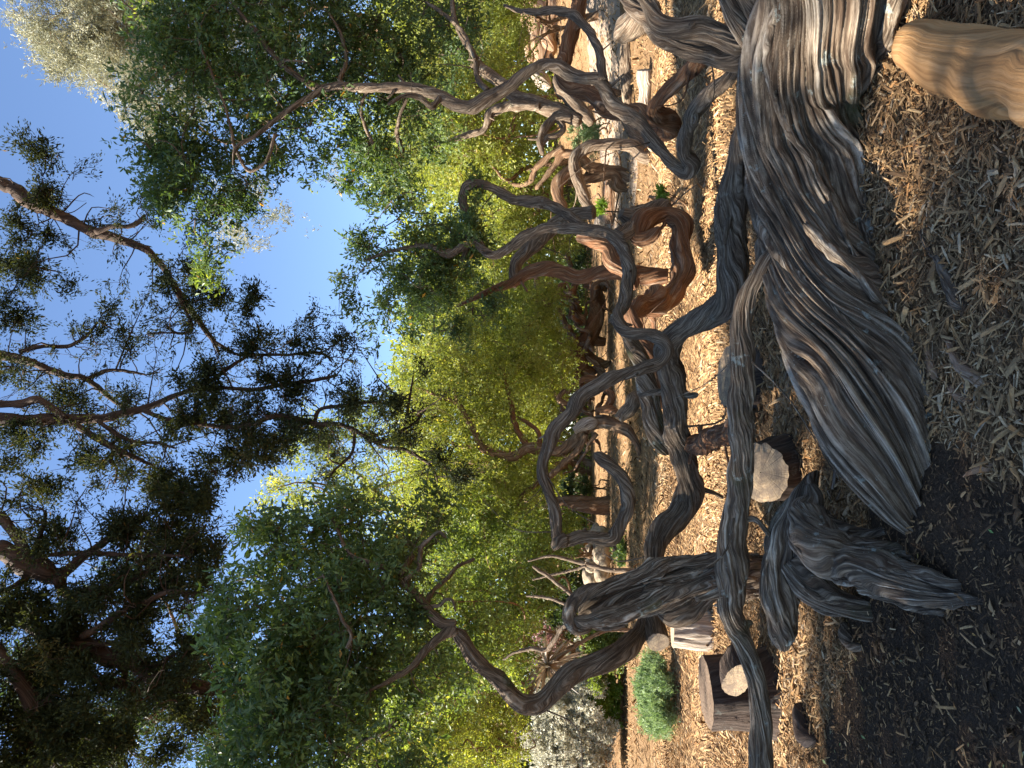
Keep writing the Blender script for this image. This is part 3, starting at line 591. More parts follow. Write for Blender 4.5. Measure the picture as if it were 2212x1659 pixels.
RB = [b_[:4]+(b_[4]+.4,)+b_[5:] for b_ in RB]
crown(tea, RB, 210, M['leaf'], M['limb'], tl, dm_=.52, nl=12, sl_=.15, L=.044, Wd=.0155, up=.25, seed=102, shell=.42, cl=.27, tw=.005, maxd=.8)

# ================================================================== second tea tree: the knot and its looping branches
kt = thing('tea_tree', 'tea tree with a knotted curled trunk on the chips and long looping bare grey branches', 'tree', on_ground(P(1480, 560, 7.6)))
kl = []
def px(ch): return path(*ch)
c, r = px([('R1', [(0, 1600, 30, 6.0), (100, 1525, 36), (200, 1485, 36), (330, 1480, 34), (450, 1485, 34, 5.7), (600, 1500, 36), (680, 1555, 38), (735, 1640, 40, 5.5)]),
           ('R2', [(755, 60, 40), (752, 200, 40), (725, 330, 38), (692, 400, 38), (715, 470, 38, 5.1), (800, 500, 38), (900, 508, 38), (972, 548, 42), (1000, 610, 42, 4.95), (950, 680, 40), (850, 735, 40), (700, 770, 42), (600, 820, 45, 4.95), (480, 890, 45), (380, 1010, 45), (280, 1130, 45), (225, 1250, 42, 4.95), (198, 1350, 37), (205, 1430, 36), (240, 1510, 36), (270, 1600, 36)]),
           ('R3', [(285, 50, 36, 5), (292, 120, 36), (300, 165, 37), (345, 178, 38), (420, 162, 38), (550, 170, 40), (640, 160, 46), (705, 90, 48, 5.1), (740, 10, 48)]),
           ('R2', [(750, 1590, 46), (748, 1510, 45), (705, 1430, 44), (640, 1360, 42), (575, 1310, 40), (530, 1275, 38, 5.2)])])
limb(kt, c, r, 'limb', 71, keep=kl, step=.016)
c, r = px([('R3', [(345, 178, 40, 5.0), (300, 200, 39), (270, 250, 37, 4.95)])]); limb(kt, c, r, 'limb', 72)
c, r = px([('C4', [(700, 1690, 8, 6.4), (830, 1640, 11), (1000, 1600, 14), (1120, 1590, 20), (1250, 1645, 26), (1350, 1592, 26), (1420, 1560, 28), (1475, 1620, 28), (1540, 1650, 29), (1630, 1610, 31, 6.0), (1720, 1550, 34, 6.0)])])
limb(kt, c, r, 'limb', 73, keep=kl, seg=20)
c, r = px([('R1', [(560, 1500, 30, 5.7), (450, 1465, 32), (380, 1410, 33), (300, 1360, 33), (200, 1318, 34), (100, 1310, 32), (0, 1290, 30, 6.1)]), ('C4', [(1600, 1250, 29), (1530, 1215, 28), (1430, 1190, 30), (1370, 1210, 32), (1340, 1280, 28), (1360, 1380, 26), (1380, 1500, 22), (1330, 1700, 14, 6.3)])])
limb(kt, c, r, 'limb', 74, keep=kl, seg=26)
c, r = px([('R2', [(770, 380, 45, 7.0), (840, 340, 62), (950, 295, 78), (1055, 225, 78, 7.9), (1100, 130, 74), (1105, 10, 70, 8.2)]),
           ('R1', [(1110, 1570, 76), (1085, 1450, 72), (1000, 1390, 56, 8.3), (900, 1405, 60), (830, 1460, 72), (835, 1540, 58), (910, 1530, 48), (960, 1470, 34, 7.9)])])
limb(kt, c, r, 'redbark', 75, name='trunk', keep=kl, flute=((5, .16), (9, .13), (15, .09)), lump=.22, seg=80)
c, r = px([('R1', [(700, 1390, 35, 8.2), (770, 1420, 55), (850, 1390, 60), (940, 1360, 50), (1040, 1350, 40, 8.4)])]); limb(kt, c, r, 'limb', 76, lump=.3, seg=50)
c, r = px([('R1', [(690, 1520, 40, 8), (740, 1490, 50), (800, 1420, 45), (860, 1330, 30, 8.3)])]); limb(kt, c, r, 'limb', 77, lump=.3, seg=50)
c, r = px([('R2', [(660, 395, 40, 5.9), (735, 500, 42), (800, 620, 50), (850, 750, 60, 6.2), (880, 900, 66), (905, 1050, 66), (950, 1180, 58), (1010, 1290, 40, 6.3)])])
limb(kt, c, r, 'old', 78, seg=90, flute=((4, .22), (7, .16), (12, .1)), twist=2)
c, r = px([('R2', [(760, 330, 30, 6.8), (820, 480, 40), (900, 640, 45), (940, 800, 50), (960, 1000, 40, 6.6)])]); limb(kt, c, r, 'redbark', 79, seg=50)
c, r = px([('R1', [(440, 1540, 34, 7.6), (480, 1545, 42), (560, 1575, 52), (640, 1625, 56, 7.4)]), ('R2', [(660, 40, 50), (740, 100, 45), (800, 220, 40, 7.3)])]); limb(kt, c, r, 'redbark', 80, seg=50)
c, r = px([('R2', [(1010, 130, 50, 8.1), (900, 130, 56), (800, 118, 52), (700, 108, 44, 8.2), (560, 112, 42), (430, 138, 40), (340, 110, 45), (230, 85, 45), (120, 110, 40), (0, 170, 32, 8.5)]), ('C5', [(1570, 200, 24), (1450, 260, 16), (1300, 330, 8, 8.6)])])
limb(kt, c, r, 'redbark', 81, keep=kl, seg=60)
c, r = px([('R1', [(530, 1375, 40, 8.2), (420, 1390, 45), (330, 1425, 50), (220, 1510, 50), (100, 1620, 46, 8.6)]), ('R2', [(30, 40, 40), (10, 130, 34), (20, 210, 20, 8.8)])]); limb(kt, c, r, 'limb', 82, keep=kl, seg=50)
crown(kt, [(1040, 520, 45, 60, 6.3, .4, .7), (960, 560, 60, 60, 6.6, .5, .8), (1060, 660, 45, 60, 8.3, .5, .8), (1000, 720, 55, 50, 8, .5, .6), (900, 680, 60, 60, 7.5, .5, .7), (1030, 420, 35, 40, 6.2, .3, .6)], 150, M['leaf'], M['limb'], kl, nl=12, sl_=.15, L=.042, Wd=.015, seed=103, cl=.22, maxd=.8)

# arch tree right of the knot
ar = thing('tea_tree', 'dark arched tea tree trunk rising from the chips and bending back down like a doorway', 'tree', on_ground(P(1400, 335, 14)))
c, r = px([('R1', [(900, 1010, 60, 14), (850, 1000, 60), (800, 955, 48), (720, 932, 42), (620, 935, 45, 14), (510, 945, 46), (440, 985, 46), (405, 1050, 46), (425, 1140, 46), (460, 1250, 44, 14.2), (500, 1350, 42), (545, 1385, 35), (560, 1380, 20, 14.2)])])
limb(ar, c, r, 'limb', 85, name='trunk', seg=60, flute=((5, .2), (9, .14), (15, .08)))
c, r = px([('R1', [(900, 1000, 50, 14), (860, 930, 45), (800, 880, 40), (740, 800, 34, 14.3), (700, 720, 22, 14.5)])]); limb(ar, c, r, 'limb', 86, seg=40)

# ================================================================== dead wood near the camera
dr = thing('fluted_root', 'dead fluted root mass with pale ridges and a splayed prong on dark soil', 'root', on_ground(P(1860, 1180, 3.5)))
ge = Geo()
for k, (ch, sg, fl) in enumerate([
    ([('R5', [(320, 1400, 14, 4.1), (290, 1450, 40)]), ('R6', [(240, -60, 90, 3.95), (185, 60, 130), (140, 190, 145), (95, 340, 134, 4.12), (75, 480, 120), (80, 640, 108), (92, 790, 96, 4.15), (100, 905, 74, 4.15)])], 240, ((5, .14), (9, .18), (18, .16), (33, .07))),
    ([('R5', [(270, 1480, 25, 3.75), (290, 1560, 60)]), ('R6', [(260, -20, 100, 3.7), (275, 110, 130, 3.6), (345, 230, 145), (520, 330, 142, 3.4), (740, 400, 128), (940, 480, 102, 3.05), (1140, 545, 72), (1300, 570, 40, 2.76), (1370, 580, 22, 2.7)])], 220, ((5, .14), (9, .18), (18, .16), (33, .07))),
    ([('R6', [(300, -10, 40, 3.65), (420, 80, 46, 3.6), (560, 125, 40), (680, 140, 28), (770, 125, 10, 3.45)])], 60, ((5, .2), (9, .12))),
    ([('R6', [(360, 140, 50, 3.55), (560, 220, 52, 3.4), (800, 240, 46), (960, 290, 36), (1090, 320, 14, 3.05)])], 70, ((5, .2), (9, .14), (15, .08))),
    ([('R6', [(170, 330, 90, 4.0), (260, 450, 110), (370, 540, 104, 3.85), (500, 600, 80), (640, 650, 40, 3.7)])], 150, ((5, .15), (9, .18), (17, .14))),
    ([('R6', [(330, 60, 60, 3.6), (420, 170, 66, 3.55), (600, 280, 62, 3.4), (820, 330, 54, 3.2), (1000, 400, 42, 3.0), (1200, 470, 18, 2.85)])], 80, ((5, .2), (9, .14), (15, .08))),
    ([('R6', [(600, 480, 40, 3.4), (800, 560, 38), (980, 620, 30), (1100, 650, 10, 3.0)])], 60, ((5, .2), (9, .14)))]):
    c, r = path(*ch); c, r = sink(c, r) if k else (c, r); V, Q, T, b, _ = tube(c, r, seg=sg, step=.010, flute=fl, twist=1.4, lump=.14, seed=90+k, warp=.5, wob=.1, pw=.95)
    ge.add(V, Q, T, bark=b, crest=CREST[0]); braid(ge, c, r, 6 if k < 2 else 3, 1.2, 50+k, rs=(.10, .2), s0=(0, .4), s1=(.6, 1))
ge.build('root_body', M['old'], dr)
ds = thing('dead_stump', 'tall hollow dead stump leaning upright with bleached ridges behind the long limb', 'stump', on_ground(P(1570, 1240, 5.4)))
ge = Geo()
for k, (ch, sg) in enumerate([
    ([('R3', [(1650, 420, 150, 5.25), (1450, 410, 128, 5.2), (1300, 400, 112), (1150, 430, 108), (950, 490, 112), (750, 545, 112, 5.15), (600, 590, 105), (500, 630, 85), (430, 665, 40, 5.15)])], 90),
    ([('R3', [(1420, 300, 50, 5.1), (1200, 315, 42, 5.05), (1000, 345, 46), (930, 370, 58), (800, 425, 42), (620, 478, 40), (470, 520, 42), (395, 580, 40), (375, 670, 40, 5.0), (410, 740, 40), (520, 755, 26, 5.05)])], 60),
    ([('R3', [(1450, 460, 60, 5.0), (1250, 470, 52), (1050, 525, 56), (860, 600, 56), (720, 650, 58), (560, 690, 52), (450, 705, 40), (400, 690, 25, 4.95)])], 60),
    ([('R3', [(1330, 500, 50, 5.15), (1220, 560, 75), (1110, 630, 88), (1020, 655, 76), (930, 640, 40, 5.15)])], 70),
    ([('R3', [(720, 690, 60, 5.1), (600, 720, 50), (500, 735, 30, 5.1)])], 40)]):
    c, r = path(*ch); V, Q, T, b, _ = tube(c, r, seg=int(sg*1.5), step=.011, flute=((5, .18), (9, .2), (17, .13), (29, .06)), twist=1.2, lump=.16, seed=120+k, warp=.5)
    ge.add(V, Q, T, bark=b, crest=CREST[0]); braid(ge, c, r, 7 if k == 0 else 2, .9, 60+k, step=.014, seg=18, rs=(.12, .28), s0=(0, .2), s1=(.7, 1))
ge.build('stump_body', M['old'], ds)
# cut logs
def log_thing(name, label, cat, base, top, r0, r1, mat, facemat='cut', seed=1, face=True, both=False, fl=((5, .07), (11, .06), (19, .05)), group=None, seg=72, flare=.0, facemat2=None, wob=.12, taper=None):
    base, top = np.array(base, float), np.array(top, float); root = thing(name, label, cat, (base[0], base[1], float(terrain(base[0], base[1]))), group)
    c = np.array([base*(1-t)+top*t for t in (0, .33, .66, 1)]); r = np.array([r0*(1+flare), r0*.9+r1*.1, r0*.4+r1*.6, r1])
    V, Q, T, b, C = tube(c, r, seg=seg, step=.018, flute=fl, twist=.5, lump=.08, wob=wob, seed=seed, tip=False, cut=1)
    n = len(V)-2; nr = n//seg
    T = T[:seg] if not both else T[:0]
    mk('bark', V, Q, T, M[mat], root, {'bark': b, 'crest': CREST[0]})
    for which in ((1, 0) if both else (1,)):
        if not face: continue
        ring = V[(nr-1)*seg:nr*seg] if which else V[:seg]
        cen = ring.mean(0); ax = (C[-1]-C[-2]) if which else (C[0]-C[1]); ax /= np.linalg.norm(ax)
        g_ = SN(seed+500, 8, 1); RV = []; BK = []; K = 8
        u = ring[0]-cen; u /= np.linalg.norm(u); v = np.cross(ax, u)
        for q in range(K+1):
            f = 1.0-q/K*.98; p = cen+(ring-cen)*f*(1.004 if q == 0 else 1)
            p = p+ax*(.001+.002*(1-f)+.0015*g_((p@u)*40, (p@v)*40, 0))[:, None]*(q > 0)+ax*.001
            RV.append(p); BK.append(np.stack([(p-cen)@u+.03*r1, (p-cen)@v-.02*r1, 0*p[:, 0]], -1))
        RV = np.concatenate(RV); BK = np.concatenate(BK)
        i = np.arange(K)[:, None]; j = np.arange(seg)[None]; jn = (j+1) % seg
        q4 = np.stack([i*seg+j, i*seg+jn, (i+1)*seg+jn, (i+1)*seg+j], -1).reshape(-1, 4)
        mk('cut_face', RV, q4 if which else q4[:, ::-1], None, M[facemat], root, {'bark': BK})
    return root
def gp(X, Y): return ground_at(X, Y)
b = gp(1640, 815); log_thing('tree_stump', 'low sawn stump with pale tilted top, half hidden behind the long foreground limb', 'stump', b+[0, .05, -.05], b+[.0, 0.02, .26], .25, .235, 'darkbark', seed=201, flare=.15)
b = gp(1722, 1020); log_thing('tree_stump', 'short log with a cracked cream sawn face tipped towards the camera, under the long limb', 'log', b+[.02, .22, -.03], b+[0, .0, .24], .22, .20, 'darkbark', seed=202)
b = gp(1690, 1530); log_thing('tree_stump', 'broad dark sawn stump at the left with an oval knot cut on its side', 'stump', b+[0, .25, -.05], b+[0, .22, .50], .29, .265, 'darkbark', seed=203, flare=.12, facemat='agedshadeface')
kb = P(1592, 1470, 4.98); rt = bpy.context.scene.objects['tree_stump.002']
V, Q, T, bk, C = tube(np.array([kb+[.05, .22, -.05], kb+[.02, .08, -.01], kb]), np.array([.12, .105, .095]), seg=48, step=.02, flute=((5, .06),), seed=204, tip=False, cut=1, oval=.25)
mk('knot', V, Q, T[:48], M['darkbark'], rt, {'bark': bk})
ring = V[-50:-2]; cen = ring.mean(0); n_ = C[-1]-C[-2]; n_ /= np.linalg.norm(n_); ring = np.vstack([cen+(ring-cen)*1.01+n_*.003, cen+n_*.006])
mk('cut_face', ring, None, np.stack([np.arange(48), (np.arange(48)+1) % 48, np.full(48, 48)], -1), M['cut'], rt, {'bark': (ring-cen)})
b = gp(1540, 1365); log_thing('wood_block', 'squat weathered grey chunk of log standing in front of the hollow stump', 'log', b+[-.02, .1, -.04], b+[0.01, .1, .42], .20, .19, 'pale', seed=205, facemat='cut')
b1, b2 = P(1412, 1335, 5.5), P(1421, 1386, 5.25); log_thing('cut_branch', 'sawn-off round branch stub poking out left of the hollow stump', 'branch', b1, b2, .085, .08, 'limb', seed=206, seg=40)
# big debarked log at the lower right
fl = thing('fallen_log', 'big smooth tan debarked log lying in the lower right corner against the old trunk', 'log', on_ground(P(2100, 150, 2.4)))
c, r = path(('R4', [(925, 288, 130, 2.95), (945, 290, 158, 2.93), (1010, 300, 180, 2.88), (1180, 340, 200), (1420, 415, 222, 2.5), (1680, 500, 240, 2.2), (2000, 600, 255, 1.9), (2300, 700, 260, 1.65)]))
limb(fl, c, r, 'smooth', 211, name='log_body', cut=1, seg=160, step=.012, flute=((2, .04), (3, .045), (17, .006)), lump=.05, twist=.3, warp=.4, fibre=.004, knots=.3)
ge = Geo()
for k, (X, Y, d, rx) in enumerate([(2010, 90, 2.78, .012), (2120, 175, 2.45, .01)]): pass
# loose pieces on the chips
def stick(name, label, chs, mat, seed, cat='stick', grp=None, **kw):
    c, r = path(*chs)
    c = c.copy()
    for i in range(len(c)): c[i, 2] = max(c[i, 2], float(terrain(c[i, 0], c[i, 1]))+r[i]*.55)
    root = None
    V, Q, T, b, C = tube(c, r, seed=seed, **kw)
    o = mk(name, V, Q, T, M[mat], None, {'bark': b, 'crest': CREST[0]}); tag(o, label, cat, grp); return o
def gpath(pts):
    """ground-hugging path: (X,Y,r_px)"""
    out = []
    for X, Y, rp in pts:
        q = ground_at(X, Y); d = (q-CAM)@FW; out.append((X*3, Y*3, rp*3, d))
    return [('C1', out)]
stick('driftwood_stick', 'dark grey stick half sunk in the chips before the old trunk', gpath([(2035, 555, 10), (2055, 600, 14), (2078, 650, 16), (2088, 670, 8)]), 'limb', 301)
stick('driftwood_stick', 'split pale brown stick pointing down to the left on the chips', gpath([(2055, 735, 8), (2085, 790, 13), (2115, 815, 15), (2135, 835, 12)]), 'driftwood', 302)
stick('driftwood_stick', 'short brown stick beside the longer split stick, nearer the left', gpath([(2060, 838, 8), (2085, 860, 9), (2105, 865, 4)]), 'driftwood', 303)
stick('driftwood_stick', 'flat grey splinter lying at the edge of the dark soil', gpath([(2085, 1030, 3), (2115, 1015, 7), (2150, 1008, 7), (2165, 990, 3)]), 'driftwood', 304)
stick('driftwood_stick', 'thin dark stick beside the twisted trunk near the right corner', gpath([(1990, 500, 4), (2010, 540, 6), (2030, 560, 5)]), 'limb', 305)
stick('bark_strip', 'curled pale strip of bark standing out on the dark chips', gpath([(1975, 285, 4), (1985, 315, 7), (2000, 340, 7), (2005, 365, 3)]), 'driftwood', 306, 'bark strip')
stick('bark_strip', 'broad pale bark flake near the tip of the split stick', gpath([(2005, 740, 3), (2018, 780, 8), (2030, 815, 9), (2033, 822, 5)]), 'driftwood', 307, 'bark strip')
stick('driftwood_stick', 'little pale splinter leaning between the old trunk and the dead root', [('R5', [(420, 1510, 8, 3.75), (435, 1400, 9), (460, 1320, 11, 3.8)])], 'pale', 308)
stick('root_stub', 'small dark rotted root poking out of the soil at the left', gpath([(1738, 1535, 14), (1745, 1560, 20), (1755, 1590, 20), (1770, 1600, 10)]), 'darkbark', 309, 'root', lump=.25)
stick('root_stub', 'dark curved rind of rotted wood in the soil behind the prong', gpath([(1828, 1348, 9), (1836, 1370, 13), (1850, 1392, 12), (1868, 1398, 6)]), 'limb', 310, 'root', lump=.25)
# ================================================================== middle distance: logs, boulders, shrubs
b1, b2 = P(1106+950/3, 50/3, 8.6), P(1106+700/3, 225/3, 8.0)
b1 = gp(1400, 20)+[0.1, .1, .22]; b2 = gp(1400, 60)+[-.05, -.1, .32]
stick('fallen_log', 'stubby dark log with a rounded end lying at the right beside the path', [('R1', [(695, 245, 28, 8.2), (715, 215, 62), (760, 165, 80), (850, 100, 76), (950, 30, 66, 7.4)])], 'limb', 221, 'log', seg=50, flute=((4, .2), (7, .14), (13, .08)))
stick('fallen_log', 'long dark fallen log along the near edge of the gravel path', gpath([(1360, 85, 11), (1362, 140, 15), (1364, 200, 15), (1362, 245, 12)]), 'limb', 222, 'log')
pl = log_thing('split_log', 'bleached white split log lying on the chips by the path', 'log', gp(1408, 150)+[0, 0, .12], gp(1404, 232)+[0, 0, .12], .14, .11, 'pale', seed=223)
stick('fallen_log', 'short log with a pale sawn end on the gravel beyond the arch', gpath([(1322, 378, 9), (1328, 420, 14), (1326, 455, 15), (1322, 475, 12)]), 'driftwood', 224, 'log')
stick('fallen_log', 'bleached log end sticking up behind the knotted trunk', gpath([(1308, 465, 14), (1306, 500, 16), (1310, 530, 12)]), 'pale', 225, 'log')
dw = thing('driftwood_log', 'thick torn driftwood trunk lying at the far right above the gravel', 'log', on_ground(P(1190, 60, 24)))
ge = Geo()
for k, ch in enumerate([[(195, -150, 105, 24.4), (195, 20, 110), (190, 180, 104, 24.2), (188, 300, 96), (190, 385, 86), (190, 425, 50, 24)], [(270, -140, 60, 24), (280, 0, 66), (260, 120, 60), (230, 240, 50, 23.7), (270, 330, 30, 23.7)], [(130, -100, 50, 24.2), (120, 100, 55), (130, 300, 40), (120, 410, 25, 24)]]):
    c, r = path(('R1', ch)); V, Q, T, b, _ = tube(c, r, seg=70, step=.05, flute=((4, .22), (7, .16), (13, .1)), lump=.2, twist=1, seed=230+k); ge.add(V, Q, T, bark=b, crest=CREST[0])
ge.build('trunk_body', M['driftwood'], dw)
stick('fallen_log', 'white bleached branch leaning beyond the right driftwood trunk', [('R1', [(140, 480, 30, 26), (190, 520, 50), (250, 560, 34, 25.5)])], 'pale', 234, 'log')
# tangle of reddish dead trunks in the middle distance
tg = thing('dead_tree', 'tangled reddish dead tree with curling limbs in the middle distance', 'tree', on_ground(P(1300, 740, 24)))
for k, (mt_, ch) in enumerate([('redbark', [(610, 200, 40, 24.5), (570, 190, 45), (545, 300, 48), (545, 400, 58), (510, 490, 72), (465, 560, 62), (425, 640, 42), (385, 710, 22, 24.0)]),
    ('farbark', [(440, 120, 24, 24.0), (400, 220, 28), (388, 320, 26), (430, 400, 34), (480, 450, 42, 24.0)]), ('redbark', [(470, 180, 30, 24.6), (540, 200, 34), (580, 320, 36), (550, 420, 30, 24.4)]),
    ('farbark', [(170, 40, 12, 23.0), (165, 180, 23.0), (158, 300, 12), (150, 410, 8, 23.0)]), ('farbark', [(170, 285, 10, 23.0), (260, 275, 22.0), (340, 262, 15, 23.5)]),
    ('redbark', [(350, 190, 25, 23.5), (310, 200, 38), (320, 240, 44), (380, 235, 34), (410, 190, 22, 23.6)]),
    ('farbark', [(290, 330, 12, 24.0), (330, 400, 25.0), (355, 470, 18), (370, 540, 18), (330, 570, 12), (270, 530, 8, 24.0)]), ('pale', [(300, 500, 14, 24.0), (330, 480, 18), (380, 460, 25, 24.0)]),
    ('redbark', [(440, 640, 30, 24.0), (470, 700, 26), (420, 760, 25), (455, 850, 25), (430, 900, 22), (380, 960, 18), (310, 1040, 12, 24.0)]), ('farbark', [(470, 600, 26, 24.3), (530, 660, 30), (600, 700, 36), (640, 680, 20, 24.2)]),
    ('farbark', [(100, 620, 12, 24.0), (180, 700, 23.0), (245, 750, 25.0), (300, 740, 17), (380, 690, 22, 24.0)]), ('farbark', [(240, 870, 12, 24.0), (248, 800, 22.0), (252, 750, 14, 24.0)]), ('redbark', [(520, 760, 40, 24.2), (470, 740, 40), (440, 700, 30), (400, 680, 20, 24.0)]),
    ('redbark', [(600, 560, 40, 24.4), (540, 540, 50), (500, 480, 60, 24.2)]), ('farbark', [(590, 760, 30, 24.0), (540, 700, 30), (480, 640, 30, 24.0)]), ('redbark', [(560, 800, 26, 23.0), (470, 800, 28), (420, 830, 20), (350, 900, 12, 23.5)])]):
    c, r = path(('R2', ch)); limb(tg, c, r, mt_, 300+k, seg=22, flute=((4, .2), (7, .14)), lump=.2, name='limb')
g_ = np.random.default_rng(77)
for q in range(26):
    X, Y = g_.uniform(1225, 1300), g_.uniform(560, 960); n_ = 6; a = g_.uniform(0, 6.28); ch = []
    for s in range(n_):
        ch.append((X*3, Y*3, (16-2.2*s)*g_.uniform(.8, 1.5), 24+g_.normal(0, .6))); a += g_.normal(0, .8); X += math.cos(a)*18-5; Y += math.sin(a)*22
    c, r = path(('C1', ch)); limb(tg, c, r, ('farbark', 'redbark')[q % 2], 800+q, seg=12, flute=((3, .2), (5, .12)), stubs=False)
# yellow-green tree with bright bark
yt = thing('tea_tree', 'sunlit yellow-green tea tree with bright reddish curved limbs in the centre background', 'tree', on_ground(P(1330, 1010, 15.9))); yl = []
for k, (mt_, ch) in enumerate([
    ('farbark', [('R2', [(830, 1290, 22, 15.3), (800, 1200, 28), (735, 1125, 44), (650, 1090, 54), (545, 1075, 54), (470, 1120, 48), (400, 1205, 46, 16.2), (310, 1265, 45), (200, 1252, 42), (100, 1250, 42), (10, 1300, 40)]), ('C5', [(1580, 1285, 32), (1470, 1240, 29), (1420, 1150, 25), (1370, 1060, 23), (1310, 965, 21), (1205, 910, 15), (1100, 870, 15.7), (1000, 840, 8, 17.7)])]),
    ('farbark', [('C5', [(1320, 970, 17, 17.5), (1293, 880, 16), (1310, 780, 9, 17.7)])]),
    ('redbark', [('R2', [(110, 1245, 26, 16.7), (30, 1120, 24), (0, 1000, 22)]), ('C5', [(1640, 900, 20), (1600, 750, 12, 17.7)])]), ('redbark', [('R2', [(180, 1250, 18, 16.7), (175, 1150, 17), (100, 1080, 15), (20, 1040, 12, 17.2)])]),
    ('redbark', [('R2', [(590, 850, 24, 15.7), (640, 890, 32), (620, 980, 30), (540, 1000, 24, 15.7)])]), ('redbark', [('R2', [(570, 1000, 25, 15.5), (650, 1000, 30), (690, 1030, 22, 15.5)])]),
    ('limb', [('R2', [(690, 1060, 40, 14.7), (760, 985, 55), (800, 900, 38), (820, 870, 14, 14.7)])]), ('farbark', [('R2', [(480, 1150, 22, 15.9), (440, 1240, 24), (350, 1330, 24), (240, 1430, 24), (150, 1480, 22), (80, 1540, 18), (30, 1620, 14, 16.7)])]),
    ('farbark', [('R2', [(440, 870, 30, 17.7), (380, 960, 26), (300, 930, 22), (350, 860, 18, 17.7)])]), ('pale', [('R2', [(400, 1130, 30, 15.7), (480, 1085, 45), (560, 1075, 40, 15.7)])])]):
    c, r = path(*ch); limb(yt, c, r, mt_, 330+k, keep=yl, seg=22, flute=((4, .14), (7, .1)))
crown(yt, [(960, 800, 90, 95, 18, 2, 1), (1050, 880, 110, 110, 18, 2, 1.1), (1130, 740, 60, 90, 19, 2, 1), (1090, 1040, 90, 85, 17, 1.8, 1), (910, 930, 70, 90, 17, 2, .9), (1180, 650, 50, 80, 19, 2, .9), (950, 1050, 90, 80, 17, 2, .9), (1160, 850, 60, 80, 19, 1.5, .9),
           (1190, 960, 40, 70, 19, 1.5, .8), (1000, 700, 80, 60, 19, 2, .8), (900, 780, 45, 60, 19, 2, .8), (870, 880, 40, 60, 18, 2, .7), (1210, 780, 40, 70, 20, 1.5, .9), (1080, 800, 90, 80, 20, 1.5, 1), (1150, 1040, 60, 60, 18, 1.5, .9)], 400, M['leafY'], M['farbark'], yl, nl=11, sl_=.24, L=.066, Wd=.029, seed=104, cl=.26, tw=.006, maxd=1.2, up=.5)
# generic background tree: gnarly random trunk and limbs under a crown given as blobs
def wander(p0, p1, r0, r1, g_, k=6, amp=.18):
    t = np.linspace(0, 1, k); c = p0[None]*(1-t)[:, None]+p1[None]*t[:, None]; L = np.linalg.norm(p1-p0)
    c[1:-1] += g_.normal(0, amp*L/ k*1.6, (k-2, 3)); return c, r0*(1-t)+r1*t
def bg_tree(label, base, blobs, leaf, dens, seed, bark='farbark', r0=.09, L=.072, Wd=.031, nl=10, sl_=.28, name='tea_tree', grp='trees around the clearing', nlimb=4, cl=.24, stems=2, up=.5, cat='tree', maxd=2):
    g_ = np.random.default_rng(seed); base = np.array(on_ground(base)); root = thing(name, label, cat, base, grp); ls = []
    cen = [P(bb[0], bb[1], bb[4]) for bb in blobs]; mean = np.mean(cen, axis=0)
    for s in range(stems):
        top = base*.45+mean*.55+g_.normal(0, .5, 3)*[1, 1, .4]
        c, r = wander(base+g_.normal(0, .12, 3)*[1, 1, 0]-[0, 0, .1], top, r0, r0*.55, g_)
        limb(root, c, r, bark, seed*10+s, keep=ls, seg=18, name='trunk', butt=True)
        for q in range(nlimb if maxd else 0):
            tgt = cen[g_.integers(len(cen))]+g_.normal(0, .35, 3); i = g_.integers(len(ls[s])//2, len(ls[s]))
            c, r = wander(ls[s][i], tgt, r0*.5, .012, g_, 6, .25); limb(root, c, r, bark, seed*100+s*20+q, keep=ls, seg=10)
    crown(root, blobs, dens*1.35, M[leaf], M[bark], ls if maxd else None, nl=nl, sl_=sl_, L=L, Wd=Wd, seed=seed, cl=cl, tw=.006, maxd=maxd*.6, up=up)
    return root
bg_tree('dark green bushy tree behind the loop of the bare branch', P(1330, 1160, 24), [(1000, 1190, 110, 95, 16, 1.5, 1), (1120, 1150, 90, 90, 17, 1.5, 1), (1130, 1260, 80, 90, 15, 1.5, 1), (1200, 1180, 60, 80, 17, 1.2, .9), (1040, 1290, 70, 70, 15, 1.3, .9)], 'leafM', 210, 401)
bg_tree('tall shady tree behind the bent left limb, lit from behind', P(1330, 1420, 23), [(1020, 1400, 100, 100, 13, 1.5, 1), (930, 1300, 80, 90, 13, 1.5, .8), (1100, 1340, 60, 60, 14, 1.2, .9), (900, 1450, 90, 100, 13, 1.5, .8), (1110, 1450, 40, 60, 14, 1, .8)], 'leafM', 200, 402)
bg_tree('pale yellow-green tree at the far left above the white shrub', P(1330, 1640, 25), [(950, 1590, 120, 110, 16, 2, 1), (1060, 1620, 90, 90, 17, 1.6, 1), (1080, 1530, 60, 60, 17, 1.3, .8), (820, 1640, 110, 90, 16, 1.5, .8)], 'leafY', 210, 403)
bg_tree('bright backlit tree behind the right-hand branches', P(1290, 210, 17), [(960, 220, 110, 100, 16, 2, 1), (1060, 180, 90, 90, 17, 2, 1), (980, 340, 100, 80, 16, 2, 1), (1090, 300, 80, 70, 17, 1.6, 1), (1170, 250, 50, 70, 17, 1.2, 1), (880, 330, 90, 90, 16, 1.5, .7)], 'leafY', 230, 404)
bg_tree('leafy tree at the far right edge over the driftwood', P(1270, 40, 19), [(1050, 50, 90, 90, 18, 2, 1), (950, 100, 80, 80, 18, 1.6, .9), (1110, -20, 60, 80, 18, 1.6, 1), (1090, 130, 50, 60, 18, 1.5, .9), (1000, -60, 110, 80, 18, 1.6, .9)], 'leafY', 220, 405)
